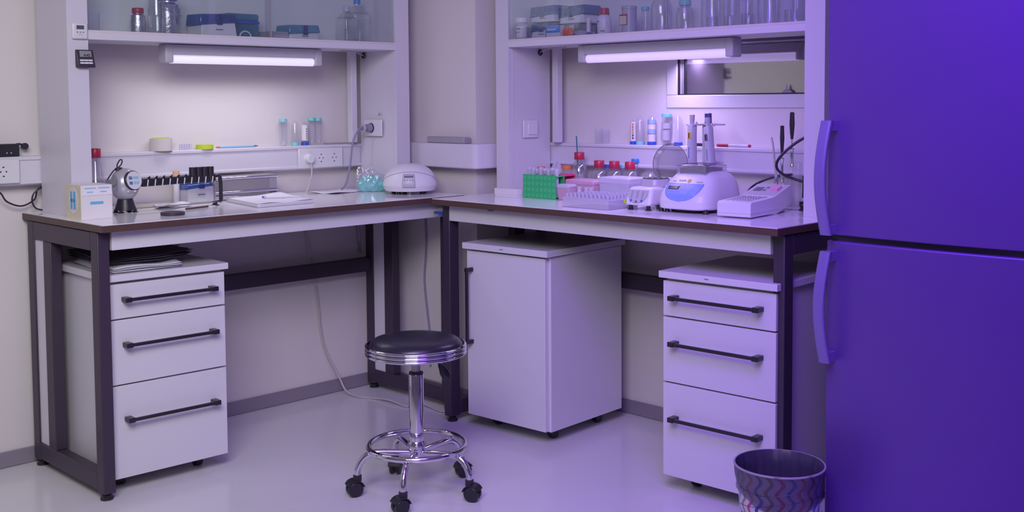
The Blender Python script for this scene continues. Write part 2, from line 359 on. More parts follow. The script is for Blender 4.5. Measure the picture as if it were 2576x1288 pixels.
# ---------------------------------------------------------------- benches
def bench(label, x, y, rz, L, D=0.632, left_strip=True):
    t = thing('lab_bench', label, 'bench', (x, y, 0), rz)
    MB().box((0, 0, 0.876), (L, D, 0.8975)).build('edge_band', 'edge', t)
    MB().box((0.0015, 0.0015, 0.8975), (L-0.0015, D, 0.9)).build('worktop', 'top', t)
    MB().box((0.052, 0.045, 0.812), (L-0.052, 0.062, 0.876)).build('apron', 'white', t, bev=0.001)
    px = 0.028
    for k, (xa, xb) in enumerate(((0.006, 0.006+px+0.012), (L-0.006-px-0.012, L-0.006))):
        fr = MB()
        fr.box((xa, 0.05, 0.022), (xb, 0.10, 0.874))                 # front post
        fr.box((xa, D-0.215, 0.087), (xb, D-0.155, 0.81))            # middle post
        fr.box((xa, D-0.075, 0.022), (xb, D-0.025, 0.874))           # back post
        fr.box((xa+0.0005, 0.10, 0.81), (xb-0.0005, D-0.075, 0.8735))
        fr.box((xa+0.0005, 0.10, 0.028), (xb-0.0005, D-0.075, 0.087))
        f = fr.build('side_frame', 'frame', t, bev=0.003)
        MB().box((xa+0.006, D-0.155, 0.087), (xb-0.006, D-0.075, 0.81)).build('infill_panel', 'white', f, bev=0.001)
        for yy in (0.075, D-0.05):
            xm = (xa+xb)/2
            MB().lathe([(0, 0), (0.021, 0), (0.021, 0.006), (0.015, 0.011), (0.015, 0.016), (0.006, 0.018), (0.006, 0.024), (0, 0.024)], (xm, yy, 0.0), 18).build('levelling_foot', 'black', t, smooth=True)
    MB().box((0.04, D-0.062, 0.53), (L-0.04, D-0.03, 0.592)).build('cross_bar', 'frame', t, bev=0.002)
    return t
bA = bench('white left bench with brown edged top and dark metal frame', -1.979, -0.642, FA, 1.538)
bB = bench('white right bench with brown edged top, standing beside the fridge', -0.653, -0.685, FB, 1.561)
lp = MB(); lp.box((0.272, 0.0440, 0.8655), (0.304, 0.0446, 0.8715)); lp.build('maker_mark', 'print', bB)
ob_ = MB().box((-0.604, -0.683, 0.832), (-0.592, -0.640, 0.842)); ob_.box((-0.604, -0.687, 0.827), (-0.594, -0.668, 0.836))
tag(ob_.build('strap', 'blue', bev=0.002), 'blue strap end poking out between the two benches', 'strap')

# ---------------------------------------------------------------- upper shelf units
def shelf_unit(label, x, y, rz, L, zs=1.53):
    """local x 0..L outer width, y 0 (front) .. 0.28 (wall side)"""
    t = thing('shelf_unit', label, 'shelf unit', (x, y, 0.9), rz)
    H = 1.65; s = 0.072; Dp = 0.249
    for k, xa in enumerate((0.0, L-s)):
        p = MB(); p.box((xa, 0, 0), (xa+s, Dp, H))
        xi = xa+s if k == 0 else xa
        sg = 1 if k == 0 else -1
        p.box((min(xi, xi+sg*0.0015), 0.022, 0), (max(xi, xi+sg*0.0015), 0.03, H))
        p.build('upright', 'alu', t, bev=0.003)
    z = zs-0.9
    MB().box((s, 0.0, z-0.030), (L-s, Dp, z-0.005)).build('shelf', 'white', t, bev=0.001)
    MB().box((s, -0.001, z-0.006), (L-s, 0.016, z+0.002)).build('door_track', 'cream_alu', t, bev=0.001)
    MB().box((s, Dp-0.012, z-0.005), (L-s, Dp, H)).build('back_panel', 'backp', t)
    MB().box((s, Dp-0.05, H-0.03), (L-s, Dp-0.013, H)).build('top_rail', 'white', t)
    MB().box((L-s-0.075, Dp-0.035, 0.207), (L-s-0.045, Dp-0.003, z-0.03)).build('back_rail', 'alu', t, bev=0.002)
    MB().box((s+0.045, Dp-0.035, 0.207), (s+0.075, Dp-0.003, z-0.03)).build('back_rail', 'alu', t, bev=0.002)
    return t, s, z, H
M['cream_alu'] = mat('cream_track', (0.66, 0.60, 0.60), 0.4, noise=0.01)
M['backp'] = mat('blue_grey_back', (0.74, 0.75, 0.76), 0.5, noise=0.02)
def doors(t, L, s, z, H, split):
    MB().box((s+0.002, 0.004, z+0.002), (s+split, 0.008, H-0.03)).build('glass_door', 'glass', t)
    MB().box((s+split-0.0015, 0.003, z+0.002), (s+split+0.0015, 0.009, H-0.03)).build('door_edge', 'grayp', t)
    d = MB().box((s+split-0.02, 0.010, z+0.002), (L-s-0.002, 0.014, H-0.03)).build('glass_door', 'glass', t)
    return d
LA = 1.478
uA, s_, z_, H_ = shelf_unit('tall white shelf unit with glass doors standing on the left bench', -1.928, -0.31, FA, LA)
dA = doors(uA, LA, s_, z_, H_, 0.725)
MB().tube([(LA-s_-0.045+0.010*math.cos(a*PI/10), 0.0095, z_+0.048+0.010*math.sin(a*PI/10)) for a in range(20)], 0.0006, 6, closed=True).build('finger_pull', 'grayp', uA)
LB = 1.50
uB, s_, z_, H_ = shelf_unit('tall white shelf unit with glass doors standing on the right bench', -0.312, -0.702, FB, LB)
doors(uB, LB, s_, z_, H_, 0.800)

def under_lamp(label, x, y, rz, L, m):
    t = thing('batten_light', label, 'light', (x, y, 1.43), rz)
    MB().box((0.03, 0.0, 0.030), (L-0.03, 0.055, 0.068)).build('housing', 'lgray2', t, bev=0.003)
    for xa in (0.0, L-0.032): MB().box((xa, -0.002, 0.0), (xa+0.032, 0.057, 0.069)).build('end_cap', 'lgray2', t, bev=0.006, seg=3)
    MB().cyl((0.03, 0.0275, 0.015), (L-0.03, 0.0275, 0.015), 0.0165, seg=20).build('diffuser', m, t, smooth=True)
    return t
M['lgray2'] = mat('batten_housing', (0.50, 0.48, 0.54), 0.4, noise=0.01)
under_lamp('lit tube light under the left unit\'s shelf', -1.535, -0.235, FA, 0.69, 'tube')
under_lamp('lit tube light under the right unit\'s shelf', -0.235, -1.085, FB, 0.72, 'tubev')
def grommet(x, y, z, rz, label1, label2, pts):
    t = thing('grommet', label1, 'grommet', (x, y, z), rz)
    MB().tube([(0.009*math.cos(a*PI/10), -0.002, 0.010*math.sin(a*PI/10)) for a in range(20)], 0.0035, 8, closed=True).build('ring', 'black', t, smooth=True)
    cable('light_cable', pts, 0.0028, 'cable_w', label2)
grommet(-0.531, -0.10, 1.484, FB, 'black cable grommet below the left shelf, on the right upright', 'short white cable from the left tube light to its grommet', [(-0.72, -0.19, 1.496), (-0.62, -0.16, 1.496), (-0.57, -0.12, 1.490), (-0.528, -0.10, 1.484)])
grommet(-0.125, -0.776, 1.484, FA, 'black cable grommet below the right shelf, on the left upright', 'short white cable from the right tube light to its grommet', [(-0.19, -0.98, 1.496), (-0.16, -0.87, 1.496), (-0.14, -0.81, 1.490), (-0.125, -0.774, 1.484)])

# wall devices on the left upright
t = thing('thermometer', 'white square thermometer stuck on the left upright, above the dark timer', 'thermometer', (-1.888, -0.311, 1.526), 0.0)
MB().box((-0.027, -0.012, -0.027), (0.027, 0, 0.027)).build('case', 'plastic', t, bev=0.006, seg=3)
MB().box((-0.013, -0.0128, 0.006), (0.013, -0.0118, 0.019)).build('display', 'lcd', t)
b_ = MB()
for dx in (-0.010, 0.0, 0.010): b_.cyl((dx, -0.0115, -0.004), (dx, -0.0135, -0.004), 0.0028, seg=10)
b_.tube([(0.006*math.cos(a), -0.0122, -0.016+0.005*math.sin(a)) for a in [i*PI/6 for i in range(7)]], 0.0006, 6)
b_.build('button', 'grayp', t)
t = thing('timer', 'dark grey digital timer reading 4:42 stuck on the left upright', 'timer', (-1.873, -0.311, 1.434), 0.0)
MB().hexa([(-0.029,-0.020,-0.030),(0.032,-0.020,-0.030),(0.034,0,-0.030),(-0.031,0,-0.030),(-0.031,-0.008,0.030),(0.029,-0.008,0.030),(0.029,0,0.030),(-0.031,0,0.030)]).build('case', 'frame', t, bev=0.003)
mxT = Matrix.Rotation(math.radians(-11.3), 4, 'X')
MB().box((-0.020, -0.0125, 0.003), (0.020, -0.0115, 0.024), ).build('display', 'lcdl', t).rotation_euler = (0, 0, 0)
t.children[-1].location = (0, -0.0005, 0)
for c_ in t.children:
    if c_.name.startswith('display'): c_.rotation_euler = (math.radians(-11), 0, 0); c_.location = (0, -0.0035, 0)
text('lettering', '4:42', 0.013, 'dark', t, (0.003, -0.0170, 0.011), (PI/2-math.radians(11), 0, 0))
for k, zz in enumerate((-0.006, -0.015)):
    mb = MB()
    for q in range(3): mb.box((-0.021+q*0.0145, -0.0205-k*0.0018+0.001, zz-0.003), (-0.021+q*0.0145+0.0135, -0.012, zz+0.003))
    mb.build('button_row', 'plastic', t, bev=0.0008)

# ---------------------------------------------------------------- drawer units / cupboard
def bar_handle(par, x0, x1, z, y=-0.0, vertical=False, off=0.032):
    h = MB()
    if not vertical:
        for xx in (x0, x1): h.box((xx-0.011, y-off-0.006, z-0.008), (xx+0.011, y, z+0.008))
        h.box((x0, y-off-0.004, z-0.0055), (x1, y-off+0.006, z+0.0055))
    else:
        for zz in (x0, x1): h.box((z-0.007, y-off-0.006, zz-0.008), (z+0.007, y, zz+0.008))
        h.box((z-0.0055, y-off-0.004, x0), (z+0.0055, y-off+0.006, x1))
    return h.build('handle', 'handle', par, bev=0.002)
def castors(t, W, D):
    for xx in (0.065, W-0.065):
        for yy in (0.105, D-0.08):
            c_ = MB(); c_.cyl((xx-0.012, yy, 0.021), (xx+0.012, yy, 0.021), 0.021, seg=18); c_.cyl((xx, yy, 0.03), (xx, yy, 0.0495), 0.010, seg=12)
            c_.build('castor', 'black', t, smooth=True)
def drawers(label, x, y, rz, W=0.412, D=0.46):
    t = thing('drawer_unit', label, 'drawers', (x, y, 0), rz)
    MB().box((0.004, 0.020, 0.050), (W-0.004, D, 0.700)).build('carcass', 'white', t, bev=0.001)
    MB().box((-0.010, -0.012, 0.705), (W+0.010, D+0.01, 0.727)).build('top_board', 'white', t, bev=0.001)
    MB().box((0.02, 0.02, 0.699), (W-0.02, D-0.02, 0.706)).build('top_spacer', 'grayp', t)
    for z0, z1 in ((0.581, 0.695), (0.364, 0.576), (0.052, 0.359)):
        d = MB().box((0.0, 0.0, z0), (W, 0.019, z1)).build('drawer', 'white', t, bev=0.0015)
        bar_handle(d, 0.052, W-0.052, z0+(z1-z0)*(0.56 if z1-z0 < 0.15 else 0.62 if z1-z0 < 0.25 else 0.64))
    castors(t, W, D)
    return t
dA_ = drawers('white three drawer unit on castors under the left bench', -1.925, -0.560, math.radians(-2.0))
dB_ = drawers('white three drawer unit on castors under the right bench, by the bin', -0.630, -1.807, math.radians(-87.8))
t = thing('cupboard', 'white single door cupboard on castors under the right bench', 'cupboard', (-0.590, -0.818, 0), math.radians(-86.6))
W, D = 0.412, 0.46
MB().box((0.004, 0.020, 0.050), (W-0.002, D, 0.704)).build('carcass', 'white', t, bev=0.001)
MB().box((-0.012, -0.014, 0.708), (W+0.008, D+0.012, 0.732)).build('top_board', 'white', t, bev=0.001)
MB().box((0.02, 0.02, 0.703), (W-0.02, D-0.02, 0.709)).build('top_spacer', 'grayp', t)
d = MB().box((0.0, 0.0, 0.052), (W-0.014, 0.019, 0.700)).build('door', 'white', t, bev=0.0015)
bar_handle(d, 0.345, 0.628, 0.028, vertical=True)
castors(t, W, D)
MB().box((0.185, -0.0146, 0.7185), (0.203, -0.0140, 0.7215)).build('maker_mark', 'print', t)
MB().box((0.165, -0.0126, 0.7155), (0.180, -0.0120, 0.7185)).build('maker_mark', 'print', dB_)

# dark cloth and papers on the left drawer unit
def sheet_stack(name, label, cat, corners, z, n, m, th=0.003, jit=0.012, wave=0.004, seed=1, grp=None):
    rnd = random.Random(seed)
    for k in range(n):
        cs = [Vector((p[0]+rnd.uniform(-jit, jit), p[1]+rnd.uniform(-jit, jit), 0)) for p in corners]
        ph = rnd.uniform(0, 6)
        def fn(u, v, cs=cs, k=k, ph=ph):
            p = cs[0]*(1-u)*(1-v)+cs[1]*u*(1-v)+cs[2]*u*v+cs[3]*(1-u)*v
            return Vector((p.x, p.y, z+k*th+wave*(0.5+0.5*math.sin(ph+u*7)*math.cos(ph+v*5))))
        o = MB().grid(fn, 14, 12).build(name, m, None, smooth=True, solid=0.0006)
        tag(o, label[k] if isinstance(label, list) else label, cat, grp)
M['darkcloth'] = mat('dark_film', (0.15, 0.125, 0.18), 0.5, noise=0.15, nscale=6)
sheet_stack('paper_sheet', 'crumpled white paper under the dark sheets on the left drawer unit', 'paper', [(-1.90, -0.550), (-1.67, -0.562), (-1.60, -0.28), (-1.88, -0.20)], 0.7285, 4, 'paper', 0.004, 0.007, 0.006, 3, 'white papers on the left drawer unit')
rnd = random.Random(11)
pts = [(-1.905, -0.49), (-1.82, -0.52), (-1.72, -0.525), (-1.61, -0.48)]
back = [(-1.57, -0.44), (-1.565, -0.40), (-1.585, -0.36), (-1.555, -0.33), (-1.60, -0.31), (-1.58, -0.27), (-1.62, -0.25), (-1.61, -0.20), (-1.68, -0.16), (-1.86, -0.15)]
lay = MB()
for k in range(9):
    pl = [(p[0]+rnd.uniform(-0.022, 0.022), p[1]+rnd.uniform(-0.010, 0.028)) for p in pts+back]
    lay.prism(pl, 0.7500+k*0.0026, 0.7512+k*0.0026)
o = lay.build('plastic_sheet', 'darkcloth', bev=0.0005); tag(o, 'stack of dark crinkled sheets with jagged edges on the left drawer unit', 'sheets')

# ---------------------------------------------------------------- stool
t = thing('lab_stool', 'round black vinyl stool with chrome base on five castors', 'stool', (-1.207, -1.240, 0), 0)
MB().lathe([(0, 0.517), (0.08, 0.516), (0.118, 0.513), (0.137, 0.508), (0.147, 0.500), (0.152, 0.492), (0.152, 0.486), (0, 0.486)], seg=64).build('seat_cushion', 'leather', t, smooth=True)
prof = [(0, 0.490)]
prof += [(0.153, 0.492)]
for zc in (0.4885, 0.4765, 0.4645):
    for i in range(9):
        a = PI/2-i*PI/8
        prof.append((0.158+0.0085*math.cos(a), zc+0.0055*math.sin(a)))
prof += [(0.150, 0.458), (0.03, 0.455), (0, 0.455)]
MB().lathe(prof, seg=72).build('seat_rim', 'chrome', t, smooth=True)
MB().lathe([(0, 0.456), (0.0145, 0.456), (0.0145, 0.385), (0, 0.385)], seg=28).build('piston', 'steel', t, smooth=True)
MB().lathe([(0.0235, 0.392), (0.0235, 0.399), (0.0145, 0.402)], seg=28).build('collar', 'black', t, smooth=True)
MB().lathe([(0, 0.393), (0.0240, 0.393), (0.0245, 0.391), (0.0245, 0.160), (0, 0.160)], seg=40).build('column', 'chrome', t, smooth=True)
MB().lathe([(0, 0.172), (0.026, 0.172), (0.030, 0.165), (0.030, 0.150), (0.026, 0.145), (0.026, 0.108), (0, 0.108)], seg=32).build('hub', 'chrome', t, smooth=True)
MB().tube([(0.158*math.cos(a*PI/36), 0.158*math.sin(a*PI/36), 0.156) for a in range(72)], 0.0095, 14, closed=True).build('foot_ring', 'chrome', t, smooth=True)
for k in range(5):
    a = math.radians(1+72*k); ca, sa = math.cos(a), math.sin(a)
    prof2 = [(0.02, 0.132), (0.07, 0.136), (0.12, 0.139), (0.15, 0.137), (0.172, 0.124), (0.186, 0.105), (0.193, 0.085), (0.195, 0.066)]
    MB().tube([(r*ca, r*sa, z) for r, z in smooth_path([(r, z, 0) for r, z in prof2], 4) for r, z in [(r, z)]] if False else [(p.x*ca, p.x*sa, p.y) for p in smooth_path([(r, z, 0) for r, z in prof2], 4)], 0.0105, 14).build('leg', 'chrome', t, smooth=True)
    hd = a+random.uniform(-1.0, 1.0)
    cx, cy = 0.195*ca, 0.195*sa
    mx = Matrix.Translation((cx, cy, 0)) @ Matrix.Rotation(hd, 4, 'Z')
    cs = MB()
    for sy_ in (-0.0185, 0.0045):
        cs.lathe([(0, 0), (0.022, 0), (0.0255, 0.003), (0.0255, 0.011), (0.022, 0.014), (0, 0.014)], seg=24, mx=mx @ Matrix.Translation((0.010, sy_, 0.0255)) @ Matrix.Rotation(-PI/2, 4, 'X'))
    c0 = cs.build('castor', 'black', t, smooth=True)
    hb = MB()
    pr = [(0.010+0.0285*math.cos(q), 0.0255+0.0285*math.sin(q)) for q in [PI*0.12+i*PI*0.80/10 for i in range(11)]] + [(-0.012, 0.030), (0.0, 0.0255), (0.020, 0.0255)]
    hb.prism(pr, -0.006, 0.006, mx @ Matrix.Rotation(PI/2, 4, 'X'))
    hb.prism([(p[0], p[1]) for p in [(0.010+0.030*math.cos(q), 0.0255+0.030*math.sin(q)) for q in [PI*0.15+i*PI*0.78/10 for i in range(11)]] + [(0.010+0.0265*math.cos(q), 0.0255+0.0265*math.sin(q)) for q in [PI*0.93-i*PI*0.78/10 for i in range(11)]]], -0.0205, 0.0205, mx @ Matrix.Rotation(PI/2, 4, 'X'))
    hb.lathe([(0, 0.05), (0.014, 0.05), (0.014, 0.068), (0.009, 0.071), (0, 0.071)], seg=16, mx=mx)
    hb.build('castor_hood', 'black', c0, smooth=True)
dr = Vector((0.73, -0.62, 0)).normalized()
lv = MB(); lv.tube([dr*0.05+Vector((0, 0, 0.452)), dr*0.062+Vector((0, 0, 0.440)), dr*0.082+Vector((0, 0, 0.416))], 0.0042, 8); lv.build('lever', 'black', t, smooth=True)
lv = MB().tube([dr*0.076+Vector((0,0,0.422)), dr*0.084+Vector((0,0,0.412)), dr*0.092+Vector((0,0,0.396)), dr*0.100+Vector((0,0,0.380)), dr*0.108+Vector((0,0,0.372))], [0.006, 0.011, 0.016, 0.016, 0.008], 12)
lv.build('lever_paddle', 'black', t, smooth=True)

# ---------------------------------------------------------------- bin
t = thing('waste_bin', 'round patterned waste bin with smoky liner beside the fridge', 'bin', (-0.882, -2.398, 0), 0)
def bin_mat():
    m = bpy.data.materials.new('wavy_striped_bin'); m.use_nodes = True; nt = m.node_tree; b = nt.nodes['Principled BSDF']; L = nt.links.new
    tc = nt.nodes.new('ShaderNodeTexCoord'); sp = nt.nodes.new('ShaderNodeSeparateXYZ'); L(tc.outputs['Object'], sp.inputs[0])
    at = nt.nodes.new('ShaderNodeMath'); at.operation = 'ARCTAN2'; L(sp.outputs['Y'], at.inputs[0]); L(sp.outputs['X'], at.inputs[1])
    zs = nt.nodes.new('ShaderNodeMath'); zs.operation = 'MULTIPLY'; zs.inputs[1].default_value = 115; L(sp.outputs['Z'], zs.inputs[0])
    sn = nt.nodes.new('ShaderNodeMath'); sn.operation = 'SINE'; L(zs.outputs[0], sn.inputs[0])
    am = nt.nodes.new('ShaderNodeMath'); am.operation = 'MULTIPLY_ADD'; am.inputs[1].default_value = 0.075; L(sn.outputs[0], am.inputs[0]); L(at.outputs[0], am.inputs[2])
    fr = nt.nodes.new('ShaderNodeMath'); fr.operation = 'MULTIPLY'; fr.inputs[1].default_value = 24/(2*PI); L(am.outputs[0], fr.inputs[0])
    fc = nt.nodes.new('ShaderNodeMath'); fc.operation = 'FRACT'; L(fr.outputs[0], fc.inputs[0])
    gt = nt.nodes.new('ShaderNodeMath'); gt.operation = 'LESS_THAN'; gt.inputs[1].default_value = 0.36; L(fc.outputs[0], gt.inputs[0])
    fl = nt.nodes.new('ShaderNodeMath'); fl.operation = 'FLOOR'; L(fr.outputs[0], fl.inputs[0])
    wn = nt.nodes.new('ShaderNodeTexWhiteNoise'); wn.noise_dimensions = '1D'; L(fl.outputs[0], wn.inputs['W'])
    cr = nt.nodes.new('ShaderNodeValToRGB'); cr.color_ramp.interpolation = 'CONSTANT'
    cols = [(0.0, (0.05, 0.06, 0.50)), (0.22, (0.62, 0.05, 0.25)), (0.44, (0.10, 0.25, 0.70)), (0.6, (0.30, 0.24, 0.12)), (0.74, (0.30, 0.05, 0.40)), (0.88, (0.75, 0.20, 0.15))]
    el = cr.color_ramp.elements; el[0].position = 0; el[0].color = (*cols[0][1], 1); el[1].position = cols[1][0]; el[1].color = (*cols[1][1], 1)
    for p, c_ in cols[2:]: e = el.new(p); e.color = (*c_, 1)
    L(wn.outputs['Value'], cr.inputs[0])
    mx = nt.nodes.new('ShaderNodeMix'); mx.data_type = 'RGBA'; mx.inputs[6].default_value = (0.72, 0.68, 0.78, 1); L(gt.outputs[0], mx.inputs[0]); L(cr.outputs[0], mx.inputs[7])
    L(mx.outputs[2], b.inputs['Base Color']); b.inputs['Roughness'].default_value = 0.35
    return m
MB().lathe([(0, 0.002), (0.090, 0.002), (0.093, 0.004), (0.1175, 0.275), (0.120, 0.279), (0.1185, 0.281), (0.1168, 0.279), (0.0905, 0.010), (0, 0.010)], seg=64).build('bin_body', bin_mat(), t, smooth=True)
MB().tube([(0.1215*math.cos(a*PI/36), 0.1215*math.sin(a*PI/36), 0.2815) for a in range(72)], 0.0032, 10, closed=True).build('rim', 'grayp', t, smooth=True)
def inner(u, v):
    a = u*2*PI; r = 0.1115-0.025*v+0.0016*math.sin(a*17+v*3)*min(1, v*5)+0.0012*math.sin(a*29)*min(1, v*5)
    if v == 0: r = 0.1186
    return Vector((r*math.cos(a), r*math.sin(a), 0.2845-0.24*v))
MB().grid(inner, 120, 12, closed_u=True).build('inner_liner', 'darkliner', t, smooth=True)
def skirt(u, v):
    a = u*2*PI
    low = 0.205 + 0.028*math.sin(a+0.6) + 0.008*math.sin(3*a)
    z = 0.284-(0.284-low)*v
    rb = 0.0925+(0.118-0.0925)*z/0.279
    r = rb+0.0042+0.0014*math.sin(a*9+v*5)+0.0010*math.sin(a*16+v*9)
    return Vector((r*math.cos(a), r*math.sin(a), z))
MB().grid(skirt, 120, 12, closed_u=True).build('liner_skirt', 'liner', t, smooth=True)
for q, (zc, amp) in enumerate(((0.245, 0.02), (0.20, 0.018), (0.165, 0.015))):
    fp = []
    for i in range(24):
        a = math.radians(150+i*6.5); z = zc+amp*math.sin(a*1.5+q)
        r = 0.0925+(0.0255)*z/0.279+0.0068; fp.append((r*math.cos(a), r*math.sin(a), z))
    MB().tube(fp, 0.0008, 5).build('liner_crease', 'black', t, smooth=True)

# ---------------------------------------------------------------- fridge
t = thing('fridge', 'tall steel two door fridge beside the right bench', 'fridge', (-0.735, -2.452, 0), FB)
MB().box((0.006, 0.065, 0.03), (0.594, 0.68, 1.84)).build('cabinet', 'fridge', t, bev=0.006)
def fdoor(z0, z1, name='door'):
    n = 14; mb = MB()
    top = [(0.6*i/n, -0.016*math.sin(PI*i/n)**0.8 if 0 < i < n else 0.0) for i in range(n+1)]
    poly = [(x, y) for x, y in top]+[(0.6, 0.06), (0, 0.06)]
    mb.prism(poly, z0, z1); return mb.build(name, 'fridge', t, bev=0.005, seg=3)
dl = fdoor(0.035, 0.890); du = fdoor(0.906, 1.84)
MB().box((0.01, 0.012, 0.888), (0.59, 0.08, 0.908)).build('door_gap_trim', 'frame', t)
MB().box((0.02, 0.08, 0.0), (0.58, 0.66, 0.031)).build('plinth', 'black', t)
def fhandle(z0, z1, par):
    P = []; n = 16; mb = MB()
    def f(u, v):
        z = z0+(z1-z0)*v; b = math.sin(PI*v)
        y = -0.040-0.018*b; x = 0.006-0.010*b+0.0
        a = u*2*PI
        ex = lambda c: math.copysign(abs(c)**0.6, c)
        return Vector((x+0.014+0.0165*ex(math.cos(a)), y+0.008*ex(math.sin(a)), z))
    mb.grid(f, 20, n, closed_u=True)
    mb.box((0.008, -0.042, z0+0.001), (0.032, 0.002, z0+0.028)); mb.box((0.008, -0.042, z1-0.028), (0.032, 0.002, z1-0.001))
    mb.box((0.0052, -0.0465, z0), (0.0348, -0.033, z0+0.004)); mb.box((0.0052, -0.0465, z1-0.004), (0.0348, -0.033, z1))
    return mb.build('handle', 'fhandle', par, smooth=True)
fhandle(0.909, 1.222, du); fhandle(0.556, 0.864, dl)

# ================================================================ things on the left bench
TA = 0.9; TR = 1.1005; SH = 1.5325
# carton
t = thing('carton', 'cream and white cardboard box with blurred blue lettering on the left bench', 'box', (-1.900, -0.381, TA), math.radians(-1.5))
MB().box((-0.053, -0.060, 0), (0.053, 0.060, 0.113)).build('box_body', 'card', t, bev=0.001)
MB().box((-0.0537, -0.0605, 0.0), (-0.0525, 0.0605, 0.1135)).build('side_label', 'cream', t)
MB().lathe([(0, 0), (0.036, 0), (0.036, 0.0008), (0, 0.0008)], seg=40, mx=Matrix.Translation((-0.0537, 0.0, 0.062)) @ Matrix.Rotation(-PI/2, 4, 'Y'), sx=1.25, sy=1.0).build('round_label', 'card', t)
b_ = MB()
for yy in (-0.013, 0.013): b_.box((-0.0556, yy-0.0075, 0.034), (-0.0545, yy+0.0075, 0.092))
b_.box((-0.0556, -0.018, 0.057), (-0.0545, 0.018, 0.068)); b_.build('lettering', 'bluep', t, bev=0.003)
fl = MB(); fl.hexa([(-0.050,-0.0615,0.080),(0.0535,-0.0615,0.080),(0.0535,-0.0605,0.080),(-0.050,-0.0605,0.080),(-0.044,-0.064,0.112),(0.048,-0.064,0.112),(0.048,-0.0605,0.113),(-0.044,-0.0605,0.113)])
fl.build('lid_flap', 'paper', t)
for x0 in (-0.042, 0.004):
    MB().box((x0, -0.0652, 0.103), (x0+0.038, -0.0636, 0.106)).build('printed_line', 'ltblue', t)
    MB().box((x0+0.008, -0.0640, 0.090), (x0+0.028, -0.0625, 0.093)).build('printed_line', 'ltblue', t)
MB().box((-0.022, -0.0612, 0.050), (0.022, -0.0602, 0.059)).build('lettering', 'bluep', t, bev=0.002)

# red capped conical flask
def bottle(name, label, loc, r, h, cap='red', neck=0.4, caph=0.022, capr=None, m='bottle', grp=None, cone=False, cat='bottle', extra=True):
    t = thing(name, label, cat, loc, 0, grp)
    nr = r*neck; hb = h-caph
    if cone: prof = [(0, 0.001), (r*0.96, 0.001), (r, 0.006), (r*0.99, 0.015), (nr*1.3, hb*0.82), (nr, hb*0.90), (nr, hb+0.002)]
    else: prof = [(0, 0.001), (r*0.95, 0.001), (r, 0.005), (r, hb*0.60), (r*0.94, hb*0.70), (nr*1.5, hb*0.86), (nr, hb*0.92), (nr, hb+0.002)]
    MB().lathe(prof, seg=36).build('glass_body', m, t, smooth=True)
    cr = capr or nr*1.25
    if cap:
        MB().lathe([(0, h), (cr*0.9, h), (cr, h-0.003), (cr, hb+0.002), (cr*0.97, hb), (0, hb)], seg=32).build('cap', cap, t, smooth=True)
        if extra: MB().lathe([(nr*1.05, hb-0.004), (cr*1.03, hb-0.003), (cr*1.03, hb), (nr*1.05, hb)], seg=32).build('pouring_ring', cap, t, smooth=True)
    return t
bottle('flask', 'conical glass flask with red cap behind the cream carton', (-1.772, -0.150, TA), 0.048, 0.223, 'red', 0.36, 0.030, 0.0205, cone=True, cat='flask')

# tube rotator
t = thing('tube_rotator', 'silver ball shaped tube rotator with black clip bar on the left bench', 'rotator', (-1.728, -0.285, TA), 0)
MB().lathe([(0.026, 0.046), (0.030, 0.030), (0.037, 0.010), (0.037, 0.008), (0, 0.008)], seg=32).build('stand', 'black', t, smooth=True)
for dx, dy in ((-0.026, -0.02), (0.026, -0.02), (-0.026, 0.022), (0.026, 0.022)):
    MB().lathe([(0, 0), (0.011, 0), (0.009, 0.002), (0.006, 0.004), (0.006, 0.010), (0, 0.010)], (dx, dy, 0), 14).build('suction_foot', 'black', t, smooth=True)
def ball(u, v):
    a = u*2*PI; b = -PI/2+PI*v
    p = Vector((0.051*math.cos(b)*math.cos(a), 0.046*math.cos(b)*math.sin(a), 0.098+0.058*math.sin(b)))
    if p.x < -0.038: p.x = -0.038
    return p
MB().grid(ball, 48, 32, closed_u=True).build('housing', mat('silver_plastic', (0.42, 0.41, 0.47), 0.3, 0.25, noise=0.02), t, smooth=True)
MB().lathe([(0, 0), (0.017, 0.0), (0.018, -0.002), (0.018, -0.003), (0, -0.003)], seg=28, mx=Matrix.Translation((-0.0395, 0, 0.112)) @ Matrix.Rotation(PI/2, 4, 'Y')).build('side_recess', 'grayp', t, smooth=True)
mxd = Matrix.Translation((0.012, -0.034, 0.112)) @ Matrix.Rotation(math.radians(14), 4, 'Z') @ Matrix.Rotation(math.radians(80), 4, 'X')
MB().lathe([(0.034, -0.006), (0.0352, 0.006), (0.033, 0.0085), (0, 0.0085)], seg=44, mx=mxd).build('dial_rim', 'black', t, smooth=True)
dd = MB().lathe([(0, 0.0086), (0.0318, 0.0086), (0.0318, 0.0098), (0, 0.0098)], seg=44, mx=mxd).build('dial', 'plastic', t)
for zz in (0.009, -0.009):
    MB().box((-0.022, zz-0.0055, 0.0098), (-0.008, zz+0.0055, 0.0104), mxd).build('display', 'lcdblue', dd)
    for xx in (0.002, 0.014): MB().lathe([(0, 0.0098), (0.0058, 0.0098), (0.0058, 0.0105), (0, 0.0105)], (0, 0, 0), 18, mxd @ Matrix.Translation((xx, zz, 0))).build('button', 'ltblue', dd)
MB().box((-0.014, -0.0475, 0.073), (0.018, -0.0455, 0.079)).build('name_plate', 'plastic', t)
MB().box((-0.008, -0.0482, 0.0745), (0.010, -0.0474, 0.0772)).build('printed_line', 'print', t)
MB().tube(smooth_path([(-0.050, 0.03, 0.115), (-0.030, 0.02, 0.147), (-0.008, 0.012, 0.165), (-0.002, 0.012, 0.182), (-0.010, 0.012, 0.184), (-0.022, 0.010, 0.166), (-0.020, 0.005, 0.153)], 6), 0.0022, 8).build('carry_cord', 'black', t, smooth=True)
